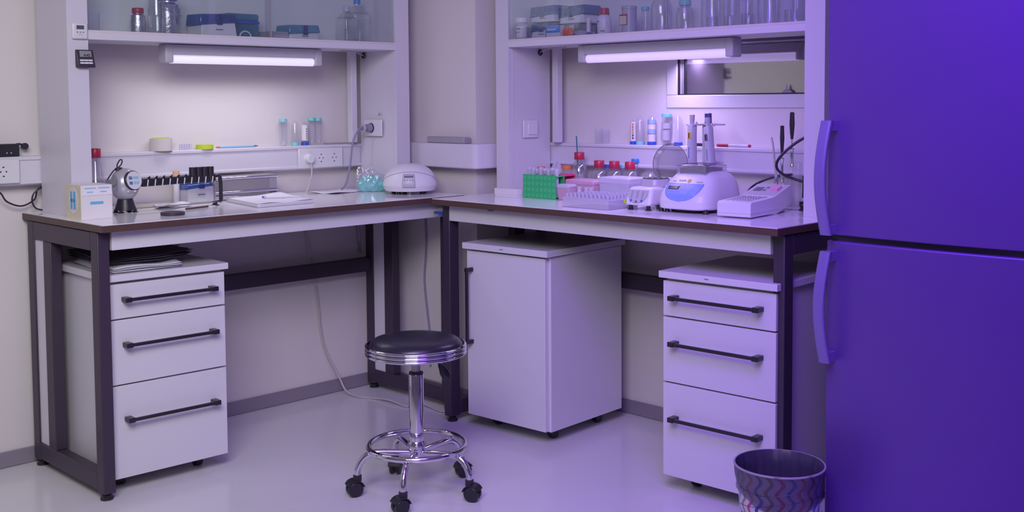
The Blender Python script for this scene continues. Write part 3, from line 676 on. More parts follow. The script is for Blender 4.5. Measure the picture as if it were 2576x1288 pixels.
MB().lathe([(0, 0.012), (0.012, 0.010), (0.018, 0.0), (0, 0.0)], (-0.018, 0.004, 0.148), 20, sy=0.7).build('cord_boss', 'black', t, smooth=True)
MB().cyl((0.045, 0, 0.104), (0.066, 0, 0.102), 0.006, seg=16).build('shaft', 'chrome', t, smooth=True)
bar = MB(); bar.hexa([(0.062,-0.010,0.086),(0.352,-0.010,0.092),(0.352,0.010,0.092),(0.062,0.010,0.086),(0.062,-0.010,0.114),(0.352,-0.010,0.118),(0.352,0.010,0.118),(0.062,0.010,0.114)])
bar = bar.build('clip_bar', 'black', t, bev=0.003)
for k in range(10):
    xx = 0.078+k*0.0285
    MB().tube([(xx+0.004, -0.012, 0.110), (xx+0.001, -0.0155, 0.102), (xx, -0.0155, 0.094), (xx+0.001, -0.012, 0.088)], 0.0022, 8).build('clip', 'plastic', bar, smooth=True)
    if k < 7: MB().tube([(xx+0.012, 0.006, 0.124-0.01), (xx+0.012, -0.008, 0.121), (xx+0.010, -0.012, 0.112)], 0.0024, 6).build('clip', 'black', bar, smooth=True)
for k in range(4):
    MB().cyl((0.262+k*0.0245, 0, 0.090), (0.262+k*0.0245, 0, 0.146), 0.0125, seg=20).build('tube_holder', 'black', t, smooth=True)
MB().tube([(0.350, 0, 0.108), (0.366, 0, 0.112), (0.374, 0, 0.106), (0.377, 0, 0.08), (0.377, 0, 0.018), (0.370, 0, 0.012)], 0.0075, 10).build('end_arm', 'black', t, smooth=True)
MB().box((0.02, -0.008, 0.0095), (0.372, 0.008, 0.0125)).build('base_rail', 'steel', t)
MB().lathe([(0, 0), (0.017, 0), (0.014, 0.002), (0.008, 0.004), (0.010, 0.014), (0, 0.014)], (0.352, 0, 0), 18).build('suction_foot', 'black', t, smooth=True)

# pipette tip boxes (generic)
def tip_box(label, loc, rz, W, D, H, lid='bluelid', latch='navy', body='plastic', lidh=0.4, grp=None, open_front=True):
    t = thing('tip_box', label, 'tip box', loc, rz, grp)
    hb = H*(1-lidh)
    MB().hexa([(-W/2+0.004,-D/2,0),(W/2-0.004,-D/2,0),(W/2-0.004,D/2,0),(-W/2+0.004,D/2,0),(-W/2+0.010,-D/2+0.004,hb),(W/2-0.010,-D/2+0.004,hb),(W/2-0.010,D/2-0.004,hb),(-W/2+0.010,D/2-0.004,hb)]).build('box_body', body, t, bev=0.003)
    l = MB()
    l.hexa([(-W/2,-D/2-0.002,hb-H*0.16),(W/2,-D/2-0.002,hb),(W/2,D/2+0.002,hb),(-W/2,D/2+0.002,hb-H*0.16),(-W/2+0.003,-D/2+0.002,H*0.93),(W/2-0.006,-D/2+0.004,H),(W/2-0.006,D/2-0.004,H),(-W/2+0.003,D/2-0.004,H*0.96)])
    l.build('lid', lid, t, bev=0.004)
    MB().box((-0.012, -D/2-0.005, hb-0.010), (0.012, -D/2-0.001, H-0.004)).build('latch', latch, t, bev=0.003)
    MB().box((-0.015, -D/2-0.0008, hb*0.45), (0.015, -D/2+0.0012, hb*0.45+0.003)).build('printed_line', 'print', t)
    return t
t = tip_box('white tip box with thin blue lid behind the tube rotator', (-1.346, -0.085, TA), 0, 0.130, 0.10, 0.075, lidh=0.16)
t = thing('vial', 'small orange and blue labelled vial between tip box and wall', 'vial', (-1.420, -0.075, TA), 0)
MB().lathe([(0, 0), (0.012, 0), (0.012, 0.118), (0, 0.118)], seg=20).build('vial_body', 'card', t, smooth=True)
MB().lathe([(0.0125, 0.095), (0.0125, 0.122), (0, 0.122)], seg=20).build('vial_band', 'orange2', t, smooth=True)
o = MB().lathe([(0, 0), (0.039, 0), (0.0405, 0.002), (0.0405, 0.009), (0.039, 0.011), (0.030, 0.011), (0.028, 0.009), (0, 0.009)], seg=48).build('disc', 'frame', smooth=True, loc=(-1.665, -0.505, TA)); tag(o, 'flat dark grey round disc near the front of the left bench', 'disc')
sheet_stack('paper_sheet', ['loose curled white paper just behind the tube rotator rail', 'second loose white paper in front of the tip box', 'cream ruled paper slip beside the rotator stand'], 'paper', [(-1.60, -0.265), (-1.46, -0.265), (-1.42, -0.17), (-1.56, -0.16)], TA+0.0006, 1, 'paper', 0.002, 0.0, 0.014, 5)
tag(MB().prism([(-1.56, -0.39), (-1.40, -0.33), (-1.36, -0.26), (-1.50, -0.33)], 0.9003, 0.9012).build('paper_slip', 'paper'), 'narrow white paper slip poking out before the rotator rail', 'paper')
tag(MB().prism([(-1.67, -0.22), (-1.52, -0.20), (-1.50, -0.14), (-1.66, -0.13)], 0.9003, 0.904).build('paper_pad', 'cream'), 'cream ruled pad behind the rotator stand', 'paper')
tag(MB().tube([(-1.55, -0.385, 0.9045), (-1.44, -0.345, 0.9045)], 0.0035, 8).build('pencil', 'edge', smooth=True), 'brown pencil lying on the paper slip', 'pencil')

# steel channel on the left bench
t = thing('steel_tray', 'long polished steel housing standing against the left wall', 'steel tray', (-1.015, -0.145, TA), 0)
x0, x1 = -0.28, 0.0
p = MB(); p.box((x0, 0, 0), (x1, 0.07, 0.094)); p = p.build('housing', 'steel', t, bev=0.002)
for z0, z1, y0 in ((0.082, 0.092, -0.012), (0.026, 0.036, -0.010), (0.006, 0.016, -0.010)):
    MB().cyl((x0, y0+0.008, (z0+z1)/2), (x1, y0+0.008, (z0+z1)/2), 0.006, seg=12).build('rail', 'chrome', t, smooth=True)
MB().box((x1-0.035, -0.002, 0.038), (x1-0.001, 0.0, 0.080)).build('end_window', 'grayp', t)
MB().box((x1-0.034, -0.0025, 0.004), (x1-0.001, -0.0005, 0.024)).build('end_slot', 'lcd', t)

# notebook
nb = thing('notebook', 'white spiral notebook lying open on the left bench', 'notebook', (-1.328, -0.505, TA), math.radians(0))
ex = Vector((0.247, 0.006, 0)); ey = Vector((0.054, 0.306, 0))
def nbp(a, b, z): p = ex*a+ey*b; return (p.x, p.y, z)
MB().hexa([nbp(0,0,0.001), nbp(1,0,0.001), nbp(1,1,0.001), nbp(0,1,0.001), nbp(0,0,0.013), nbp(1,0,0.013), nbp(1,1,0.013), nbp(0,1,0.013)]).build('pages', 'paper', nb)
def pg(u, v):
    lift = 0.018*max(0, (u*0.6+v*0.7-0.75))**1.3
    p = ex*u+ey*v; return Vector((p.x, p.y, 0.0145+lift+0.0015*math.sin(u*9)))
MB().grid(pg, 20, 20).build('top_page', 'paper', nb, smooth=True, solid=0.0008)
for q in (0.35, 0.7): MB().hexa([nbp(0.02,-0.004,q*0.012), nbp(1.0,-0.004,q*0.012), nbp(1.0,0.0,q*0.012), nbp(0.02,0,q*0.012), nbp(0.02,-0.004,q*0.012+0.0008), nbp(1.0,-0.004,q*0.012+0.0008), nbp(1.0,0,q*0.012+0.0008), nbp(0.02,0,q*0.012+0.0008)]).build('page_edge', 'lgray', nb)
sp_ = MB()
for k in range(34):
    c_ = ey*(0.02+k*0.0287)+Vector((-0.001, 0, 0.008))
    sp_.tube([c_+Vector((0.0068*math.cos(a*PI/5), 0.0, 0.0068*math.sin(a*PI/5))) for a in range(10)], 0.0007, 5, closed=True)
sp_.build('spiral', 'lgray', nb)
t = thing('pen', 'white pen with blue end lying on the notebook', 'pen', (-1.158, -0.36, TA+0.0215), math.radians(-32))
MB().cyl((-0.042, 0, 0), (0.03, 0, 0), 0.0052, seg=14).cyl((0.03, 0, 0), (0.09, 0, -0.001), 0.0045, 0.002, seg=14).build('barrel', 'plastic', t, smooth=True)
MB().cyl((-0.053, 0, 0), (-0.046, 0, 0), 0.0042, seg=14).build('end_cap', 'blue', t, smooth=True)
MB().cyl((-0.046, 0, 0), (-0.038, 0, 0), 0.0057, seg=14).build('ring', 'lgray', t, smooth=True)
sheet_stack('paper_sheet', 'white sheet of paper lying before the triple socket', 'paper', [(-0.83, -0.07), (-0.79, -0.225), (-0.58, -0.185), (-0.60, -0.05)], TA+0.001, 1, 'paper', 0.002, 0.0, 0.007, 9)

# bag of teal tips
def blob(c, rx, ry, rz_, amp, seed, nu=36, nv=20, flat=True):
    rnd = random.Random(seed); ph = [rnd.uniform(0, 6) for _ in range(6)]
    def f(u, v):
        a = u*2*PI; b = -PI/2+PI*v
        k = 1+amp*(math.sin(3*a+ph[0])*math.cos(2*b+ph[1])+0.6*math.sin(5*a+ph[2]+3*b)+0.5*math.sin(9*a+ph[3])*math.sin(7*b+ph[4]))
        z = c[2]+rz_*k*math.sin(b)
        return Vector((c[0]+rx*k*math.cos(b)*math.cos(a), c[1]+ry*k*math.cos(b)*math.sin(a), max(z, 0.001) if flat else z))
    return MB().grid(f, nu, nv, closed_u=True)
t = thing('tip_bag', 'clear plastic bag of teal pipette tips beside the white dome', 'bag', (-0.596, -0.215, TA), math.radians(-45))
blob((0.006, 0, 0.024), 0.058, 0.034, 0.040, 0.10, 4, 48, 26).build('tips', 'tealtip', t, smooth=False)['kind'] = 'stuff'
blob((0, 0, 0.030), 0.064, 0.040, 0.062, 0.13, 8, 64, 40).build('plastic_bag', 'clear', t, smooth=False)
blob((-0.040, 0.0, 0.070), 0.018, 0.016, 0.034, 0.22, 9).build('bag_neck', 'clear', t, smooth=False)

# white dome
t = thing('mini_centrifuge', 'white dome shaped centrifuge with small keypad at the corner of the left bench', 'centrifuge', (-0.548, -0.425, TA), math.radians(-40))
R_ = 0.115
def dome(u, v, k=1.0):
    a = u*2*PI
    if v < 0.2: q = v/0.2; r = R_*(0.90+0.09*q); z = 0.014+0.022*q
    else:
        q = (v-0.2)/0.8; b = q*PI/2; r = R_*(0.99*math.cos(b)**0.85 if q < 1 else 0); z = 0.036+0.090*math.sin(b)
    return Vector((r*k*math.cos(a), r*k*math.sin(a)*0.93, z))
def domep(az, z, k=1.004):   # point on the shell at azimuth az and height z
    if z < 0.036: r = R_*(0.90+0.09*(z-0.014)/0.022)
    else: r = R_*0.99*math.cos(math.asin(min(1, (z-0.036)/0.090)))**0.85
    return Vector((r*k*math.cos(az), r*k*math.sin(az)*0.93, z))
MB().grid(dome, 72, 40, closed_u=True).build('shell', 'plastic', t, smooth=True)
MB().lathe([(0, 0.0135), (R_*0.9, 0.0135), (R_*0.88, 0.0165), (0, 0.0165)], seg=48, sy=0.93).build('underside', 'grayp', t)
MB().tube([domep(-PI/2+(i-20)*math.radians(4.8), 0.094-0.052*((i-20)/20)**2, 1.0) for i in range(41)], 0.0009, 6).build('lid_seam', 'print', t, smooth=True)
def patch(az0, az1, z0, z1, k0, th, name, m):
    mb = MB(); mb.grid(lambda u, v: domep(az0+(az1-az0)*u, z0+(z1-z0)*v, k0), 12, 10); return mb.build(name, m, t, smooth=True, solid=th)
azc = -PI/2-0.04
patch(azc-0.24, azc+0.24, 0.030, 0.086, 1.004, 0.0012, 'keypad', 'lgray')
patch(azc-0.18, azc+0.18, 0.072, 0.079, 1.012, 0.0012, 'display', 'print')
for zz, rr in ((0.062, 0.0022), (0.049, 0.0035)):
    for q in (-0.15, -0.05, 0.05, 0.15): 
        p = domep(azc+q, zz, 1.010); MB().lathe([(0, rr*0.5), (rr*0.8, rr*0.3), (rr, -rr), (0, -rr)], p, 12).build('key', 'print' if rr < 0.003 else 'plastic', t, smooth=True)
for a in (0.6, 1.9, 2.9, 4.0, 4.7, 5.5):
    MB().lathe([(0, 0), (0.010, 0), (0.008, 0.014), (0, 0.014)], (0.07*math.cos(a), 0.066*math.sin(a), 0), 14).build('foot', 'clear' if 4.4 < a < 5 else 'black', t, smooth=True)
MB().lathe([(0, 0.003), (0.008, 0.002), (0.009, 0), (0, 0)], (0, -0.012, 0.1255), 16).build('lid_button', 'lgray', t, smooth=True)

# ================================================================ things on the left trunking
t = thing('tape_roll', 'wide masking tape roll with lime core on the left trunking', 'tape', (-1.462, -0.044, TR), 0)
MB().lathe([(0.0335, 0.0), (0.041, 0.0), (0.041, 0.048), (0.0335, 0.048), (0.0335, 0.0)], seg=40).build('tape', 'tape', t, smooth=True)
t.location = (-1.462, -0.043, TR)
MB().lathe([(0.030, 0.0005), (0.0334, 0.0005), (0.0334, 0.0495), (0.030, 0.0495), (0.030, 0.0005)], seg=40).build('core', 'lime', t, smooth=True)
t = thing('cap_strip', 'row of small clear tube caps on the left trunking', 'caps', (-1.354, -0.030, TR), 0)
for k in range(5): MB().lathe([(0, 0), (0.0048, 0), (0.0048, 0.022), (0, 0.022)], (-0.021+k*0.0105, 0, 0), 12).build('cap', 'milky', t, smooth=True)
tag(MB().lathe([(0.028, 0), (0.034, 0), (0.034, 0.017), (0.028, 0.017), (0.028, 0)], seg=36).build('tape_roll', 'lime', smooth=True, loc=(-1.274, -0.037, TR)), 'lime yellow tape roll on the left trunking beside the pen', 'tape')
t = thing('pen', 'long pale blue pen lying on the left trunking', 'pen', (-1.122, -0.035, TR+0.005), 0)
MB().cyl((-0.085, 0, 0), (0.075, 0.004, 0), 0.0045, seg=12).build('barrel', 'ltblue', t, smooth=True)
MB().cyl((-0.10, 0, 0), (-0.085, 0, 0), 0.003, 0.0045, seg=12).build('tip', 'orange', t, smooth=True)
MB().cyl((0.075, 0.004, 0), (0.096, 0.005, 0), 0.0045, 0.001, seg=12).build('point', 'print', t, smooth=True)
def tube50(label, loc, h, r, cap, up_=True, band=None, grp=None, m='clear', lab=False):
    """conical tube; up_ = cap on top, otherwise standing on its cap"""
    t = thing('centrifuge_tube', label, 'tube', loc, 0, grp)
    prof = [(0, 0.0), (r*0.25, 0.001), (r*0.85, h*0.13), (r*0.88, h*0.16), (r*0.9, h-0.012)] if up_ else [(r*0.9, 0.010), (r*0.88, h*0.84), (r*0.8, h*0.87), (r*0.25, h-0.001), (0, h)]
    MB().lathe(prof, seg=24).build('tube_body', m, t, smooth=True)
    z0 = h-0.013 if up_ else 0.0
    MB().lathe([(0, z0), (r, z0), (r, z0+0.012), (r*0.94, z0+0.013), (0, z0+0.013)], seg=24).build('cap', cap, t, smooth=True)
    if lab: MB().lathe([(r*0.915, h*0.2), (r*0.915, h*0.86)], seg=24).build('paper_label', 'card', t, smooth=True)
    if lab:
        for q in range(5): MB().box((-0.004, -r*0.93-0.001, h*(0.28+0.1*q)), (0.003, -r*0.93, h*(0.31+0.1*q))).build('printed_line', 'print', t)
    for (b0, b1, bm) in (band or []): MB().lathe([(r*0.92, h*b0), (r*0.92, h*b1)], seg=24).build('label_band', bm, t, smooth=True)
    ti = MB()
    for q in range(6): ti.box((r*0.35, -r*0.88-0.0004, h*(0.3+0.09*q)), (r*0.7, -r*0.80, h*(0.3+0.09*q)+0.0008))
    ti.build('graduation', 'lgray', t)
    return t
tube50('clear tube with teal cap standing upright, leftmost on the left trunking', (-0.904, -0.03, TR), 0.114, 0.0165, 'teal')
tube50('clear tube standing upside down on its pale teal cap on the left trunking', (-0.846, -0.03, TR), 0.108, 0.0165, 'teal', False)
tube50('labelled tube standing upside down on its blue cap on the left trunking', (-0.797, -0.03, TR), 0.100, 0.0165, 'blue', False, lab=True)
tube50('clear tube with teal cap just right of the blue capped tube', (-0.762, -0.030, TR), 0.117, 0.0155, 'teal')
tube50('clear tube with teal cap, rightmost on the left trunking', (-0.728, -0.030, TR), 0.116, 0.0155, 'teal')
tag(MB().box((-0.69, -0.055, TR), (-0.585, -0.012, TR+0.006)).build('steel_plate', 'grayp', bev=0.001), 'thin grey metal plate lying at the right end of the left trunking', 'plate')
t = thing('power_strip', 'black power strip on the trunking at the far left edge', 'power strip', (-2.065, -0.032, TR), 0)
MB().box((-0.10, -0.022, 0), (0.068, 0.022, 0.044)).build('body', 'black', t, bev=0.004)
for dx in (0.024, 0.038): MB().cyl((dx, -0.0215, 0.013), (dx, -0.0235, 0.013), 0.002, seg=10).build('screw', 'plastic', t, smooth=True)
MB().tube([(0.066, 0, 0.042), (0.078, 0, 0.042), (0.090, 0, 0.036)], 0.004, 8).cyl((0.094, 0.006, 0.034), (0.094, -0.006, 0.034), 0.0115, seg=18).build('swivel_plug', 'black', t, smooth=True)
cable('cable', [(-2.16, -0.05, 0.995), (-2.085, -0.075, 0.985), (-2.045, -0.05, 0.945), (-1.99, -0.035, 0.925), (-1.945, -0.035, 0.945), (-1.935, -0.035, 0.975), (-1.925, -0.035, 0.985), (-1.915, -0.035, 0.99)], 0.003, 'black', 'black power cord drooping below the trunking at the far left')
cable('cable', [(-1.90, -0.05, 0.995), (-1.945, -0.05, 0.975), (-1.957, -0.045, 0.945), (-1.945, -0.045, 0.915), (-1.915, -0.05, 0.905)], 0.003, 'black', 'black cord loop beside the left unit\'s outer upright')

# ================================================================ things behind the glass, left unit
bottle('bottle', 'small foil covered bottle with dark red cap behind left glass', (-1.618, -0.195, SH), 0.027, 0.093, 'red', 0.62, 0.016, m='foil')
bottle('bottle', 'tall clear bottle with brown red cap behind left glass', (-1.570, -0.245, SH), 0.031, 0.165, 'red', 0.62, 0.022)
bottle('bottle', 'foil wrapped bottle with blue cap behind left glass', (-1.505, -0.200, SH), 0.035, 0.162, 'blue', 0.78, 0.034, m='foil')
bottle('bottle', 'slim clear tube with teal cap right of the foil wrapped bottle', (-1.452, -0.160, SH), 0.016, 0.105, 'teal', 0.9, 0.014)
o = MB().lathe([(0, 0.001), (0.026, 0.001), (0.028, 0.005), (0.028, 0.062), (0.030, 0.066)], seg=30).build('beaker', 'clear', smooth=True, loc=(-1.800, -0.215, SH)); tag(o, 'faint clear beaker at the left end behind left glass', 'beaker')
tip_box('white tip box with blue lid behind left glass', (-1.315, -0.185, SH), 0, 0.160, 0.11, 0.088, lidh=0.38)
t = thing('container', 'turquoise translucent container with dark blue band behind left glass', 'container', (-1.175, -0.135, SH), 0)
MB().box((-0.072, -0.045, 0), (0.072, 0.045, 0.060)).build('box_body', 'bluelid2', t, bev=0.008, seg=3)
MB().box((-0.073, -0.046, 0.058), (0.073, 0.046, 0.070)).build('band', 'blue', t, bev=0.003)
MB().box((-0.072, -0.045, 0.070), (0.072, 0.045, 0.097)).build('lid', 'bluelid2', t, bev=0.008, seg=3)
MB().tube([(0.006+0.024*math.cos(a), -0.048, 0.008+0.020*math.sin(a)) for a in [i*PI/12 for i in range(13)]], 0.003, 8).build('handle', 'plastic', t, smooth=True)
t = thing('case', 'dark grey flat case behind left glass', 'case', (-1.035, -0.19, SH), 0)
MB().box((-0.055, -0.04, 0), (0.055, 0.04, 0.030)).build('case_body', 'grayp', t, bev=0.002)
MB().box((-0.035, -0.0408, 0.008), (0.035, -0.0398, 0.014)).build('printed_line', 'lgray', t)
tip_box('low white tip box with clear blue lid behind left glass', (-0.930, -0.19, SH), 0, 0.150, 0.10, 0.062, 'bluelid2', lidh=0.5)
def carboy(label, loc, W, h, cap, capr=0.015):
    t = thing('carboy', label, 'bottle', loc, 0)
    MB().box((-W/2, -0.04, 0.001), (W/2, 0.04, h*0.68)).build('square_body', 'clear', t, bev=0.010, seg=3)
    MB().lathe([(W*0.62, h*0.68-0.002), (W*0.3, h*0.80), (capr*0.9, h*0.84), (capr*0.9, h-0.02)], seg=28, sy=0.8).build('shoulder', 'clear', t, smooth=True)
    MB().lathe([(0, h), (capr*0.92, h), (capr, h-0.003), (capr, h-0.024), (0, h-0.024)], seg=24).build('cap', cap, t, smooth=True)
    return t
carboy('square clear plastic bottle with pale cap, left of the blue capped one', (-0.705, -0.215, SH), 0.066, 0.150, 'milky')
carboy('square clear plastic bottle with bright blue cap at the right end behind left glass', (-0.612, -0.165, SH), 0.088, 0.190, 'sky')

# ================================================================ things behind the glass, right unit
XS = -0.20
t = thing('jar', 'small white labelled jar with white lid at the left end behind right glass', 'jar', (-0.272, -0.812, SH), FB)
MB().lathe([(0, 0), (0.022, 0), (0.0225, 0.068), (0, 0.068)], seg=28).build('jar_body', 'milky', t, smooth=True)
MB().lathe([(0.0229, 0.006), (0.0229, 0.052)], seg=28).build('paper_label', 'card', t, smooth=True)
MB().lathe([(0, 0.068), (0.0255, 0.068), (0.0255, 0.083), (0.024, 0.086), (0, 0.086)], seg=28).build('lid', 'plastic', t, smooth=True)
MB().box((-0.004, -0.0238, 0.040), (0.016, -0.0228, 0.043)).build('printed_line', 'print', t)
MB().box((-0.010, -0.0238, 0.026), (0.012, -0.0228, 0.028)).build('printed_line', 'print', t)
mbk = 'blue lidded tip boxes stacked behind right glass'
tip_box('white tip box with dark blue lid, bottom of the left stack behind right glass', (-0.165, -0.880, SH), FB, 0.128, 0.12, 0.068, lidh=0.42, grp=mbk)
tip_box('white tip box with blue clear lid, top of the left stack behind right glass', (-0.165, -0.885, SH+0.0685), FB, 0.140, 0.12, 0.066, lidh=0.55, grp=mbk)
tip_box('clear bodied tip box, bottom of the right stack behind right glass', (-0.145, -1.020, SH), FB, 0.118, 0.10, 0.056, 'clear', 'milky', 'milky', lidh=0.5, grp=mbk)
tip_box('white tip box with blue clear lid, top of the right stack behind right glass', (-0.145, -1.020, SH+0.0568), FB, 0.140, 0.11, 0.072, lidh=0.52, grp=mbk)
t = thing('medicine_box', 'small blue and white medicine carton with red edge behind right glass', 'box', (-0.262, -0.988, SH), FB)
MB().box((-0.038, -0.012, 0), (0.038, 0.012, 0.046)).build('carton_body', 'card', t)
MB().box((-0.038, -0.0126, 0.018), (0.0385, -0.0118, 0.0465)).build('blue_panel', 'sky', t)
MB().box((-0.0388, -0.0128, 0), (-0.035, -0.0116, 0.046)).build('red_edge', 'red', t)
MB().box((-0.03, -0.0132, 0.028), (0.018, -0.0124, 0.034)).build('printed_line', 'card', t)
t = thing('clip_bundle', 'crumpled orange plastic pieces on the shelf behind right glass', 'plastic pieces', (-0.262, -1.062, SH), 0)
for k in range(5): blob(((k % 2)*0.008-0.004, -0.016+0.008*k, 0.014+0.004*(k % 3)), 0.010, 0.011, 0.014, 0.25, 20+k, 14, 9).build('piece', 'orange', t, smooth=False)
tube50('narrow tube with handwritten label behind right glass', (-0.22, -1.130, SH), 0.082, 0.010, 'blue', False, lab=True)
t = thing('reagent_bottle', 'white plastic bottle with red screw cap behind right glass', 'bottle', (-0.250, -1.235, SH), FB)
MB().lathe([(0, 0), (0.026, 0), (0.0275, 0.003), (0.0275, 0.058), (0.022, 0.070), (0.018, 0.076), (0, 0.076)], seg=32).build('bottle_body', 'plastic', t, smooth=True)
MB().lathe([(0, 0.074), (0.0205, 0.074), (0.0205, 0.080), (0.0190, 0.081), (0.0190, 0.096), (0.017, 0.100), (0, 0.100)], seg=32).build('cap', 'red', t, smooth=True)
MB().box((-0.016, -0.0290, 0.048), (-0.002, -0.0265, 0.050)).build('printed_line', 'red', t); MB().box((0.002, -0.0282, 0.012), (0.020, -0.0205, 0.014)).build('printed_line', 'red', t)
tag(MB().box((-0.016, -0.012, 0), (0.016, 0.012, 0.034)).build('block', 'navy', loc=(-0.215, -1.185, SH), bev=0.003), 'small dark blue block left of the white red capped bottle', 'block')
t = thing('canister', 'grey metal canister with red framed label behind right glass', 'canister', (-0.235, -1.345, SH), FB)
MB().lathe([(0, 0), (0.028, 0), (0.028, 0.090), (0.0295, 0.091), (0.0295, 0.100), (0.027, 0.102), (0, 0.102)], seg=32).build('can_body', 'lgray', t, smooth=True)
MB().box((-0.024, -0.0292, 0.030), (0.012, -0.0275, 0.070)).build('label_frame', 'red', t); MB().box((-0.022, -0.0302, 0.032), (0.010, -0.0290, 0.064)).build('paper_label', 'cream', t)
tube50('tall clear tube with teal cap behind right glass, beside the grey canister', (-0.215, -1.405, SH), 0.096, 0.0150, 'teal')
bottle('bottle', 'round clear bottle behind right glass, right of the teal capped tube', (-0.215, -1.480, SH), 0.040, 0.165, None, 0.4)
bottle('bottle', 'clear bottle with teal cap and square shoulders behind right glass', (-0.185, -1.565, SH), 0.033, 0.112, 'teal', 0.55, 0.016)
def cylinder(label, loc, r, h, hand=False):
    t = thing('glass_cylinder', label, 'cylinder', loc, FB)
    MB().lathe([(0, 0.001), (r*0.95, 0.001), (r, 0.006), (r, h), (r*1.08, h+0.004)], seg=30).build('glass_body', 'bottle', t, smooth=True)
    MB().box((-r*0.05, -r-0.0012, 0.006), (r*0.10, -r-0.0002, h*0.9)).build('frosted_stripe', 'milky', t)
    return t
for yy, r, h, lb in ((-1.700, 0.036, 0.15, 'wide clear glass cylinder right of the sliding door edge, right unit'), (-1.785, 0.030, 0.16, 'second clear glass cylinder right of the door edge, right unit'), (-1.850, 0.020, 0.15, 'slim glass cylinder with pale label patch, right unit'), (-1.935, 0.038, 0.16, 'large clear glass jar near the right end, right unit'), (-2.035, 0.034, 0.15, 'clear glass jar with white label patch at the right end, right unit')):
    cc = cylinder(lb, (-0.215, yy, SH), r, h)
    if 'patch' in lb: MB().box((-r*0.6, -r-0.0022, 0.045), (r*0.3, -r-0.0012, 0.085)).build('label_patch', 'milky', cc)
for yy, r in ((-1.745, 0.020), (-1.815, 0.016), (-1.890, 0.024)):
    o = MB().lathe([(0, 0.001), (r, 0.001), (r, 0.035), (r*1.05, 0.037)], seg=24).build('beaker', 'clear', smooth=True, loc=(-0.272, yy, SH))
    tag(o, {-1.745: 'low clear beaker before the glass cylinders, leftmost of three', -1.815: 'small low clear beaker before the glass cylinders, middle of three', -1.890: 'low clear beaker before the large glass jar, rightmost of three'}[yy], 'beaker', 'low beakers behind the right glass')

# ================================================================ things on the right trunking
TB = 1.1055
for k, dy in enumerate((0.0, -0.036)):
    o = MB().lathe([(0, 0.001), (0.015, 0.001), (0.0165, 0.030), (0.0165, 0.0305), (0.015, 0.031), (0.0165, 0.062)], seg=24).build('cup', 'clear', smooth=True, loc=(-0.03, -1.016+dy, TB))
    tag(o, ['clear ribbed plastic cup, left of the pair on the right trunking', 'clear ribbed plastic cup, right of the pair on the right trunking'][k], 'cup', 'clear cups on the right trunking')
tube50('white labelled tube with orange print on blue cap, right trunking', (-0.030, -1.198, TB), 0.098, 0.0130, 'blue', False, [(0.12, 0.92, 'card')], lab=False)
o = [c for c in C.objects if c.name.startswith('centrifuge_tube')][-1]
t_ = bpy.data.objects[[x.name for x in C.objects if x.get('label', '').startswith('white labelled tube')][0]]
t_.rotation_euler = (0, 0, FB)
for q in range(6): MB().box((0.006, -0.0130, 0.022+q*0.011), (0.010, -0.0105, 0.029+q*0.011)).build('printed_line', 'orange' if q > 1 else 'dark', t_)
tube50('clear tube upside down on teal cap beside the orange printed tube', (-0.028, -1.232, TB), 0.112, 0.0175, 'teal', False)
tube50('tube with two pale blue bands standing on a blue cap', (-0.030, -1.291, TB), 0.115, 0.0175, 'blue', False, [(0.10, 0.40, 'card'), (0.36, 0.54, 'paleblue'), (0.54, 0.74, 'card'), (0.70, 0.86, 'paleblue')])
t = tube50('wide clear tube with teal cap standing upright and leaning, right trunking', (-0.030, -1.358, TB), 0.124, 0.0195, 'teal')
t.rotation_euler = (math.radians(3), 0, 0)
MB().lathe([(0.0182, 0.02), (0.0182, 0.060)], seg=24).build('powder', 'lgray', t, smooth=True); MB().lathe([(0.0182, 0.066), (0.0182, 0.088)], seg=24).build('label_band', 'lgray', t, smooth=True)
tube50('clear graduated tube on blue cap behind the smoky round lid', (-0.030, -1.420, TB), 0.118, 0.0170, 'blue', False)
t = thing('marker', 'black marker pen lying on the right trunking behind the pipettes', 'marker', (-0.035, -1.52, TB+0.0062), FB)
MB().cyl((-0.05, 0, 0), (0.045, 0, 0), 0.006, seg=14).cyl((0.045, 0, 0), (0.06, 0, 0.0), 0.0065, seg=14).build('barrel', 'black', t, smooth=True)
t = thing('marker', 'red and white marker pen lying on the right trunking', 'marker', (-0.035, -1.68, TB+0.0062), FB)
MB().cyl((-0.075, 0, 0), (-0.025, 0, 0), 0.0062, seg=14).build('cap', 'red', t, smooth=True)
MB().cyl((-0.025, 0, 0), (0.062, 0, 0), 0.0055, seg=14).build('barrel', 'plastic', t, smooth=True)
MB().cyl((0.062, 0, 0), (0.070, 0, 0), 0.0058, 0.004, seg=14).build('end_cap', 'red', t, smooth=True)

# ================================================================ things on the right bench
t = thing('carton', 'flat white cardboard box at the left end of the right bench', 'box', (-0.360, -0.862, TA), FB)
MB().box((-0.060, -0.060, 0), (0.060, 0.045, 0.022)).build('box_body', 'card', t, bev=0.001)
MB().box((-0.0612, -0.0612, 0.010), (0.0612, 0.046, 0.034)).build('lid', 'card', t, bev=0.001)

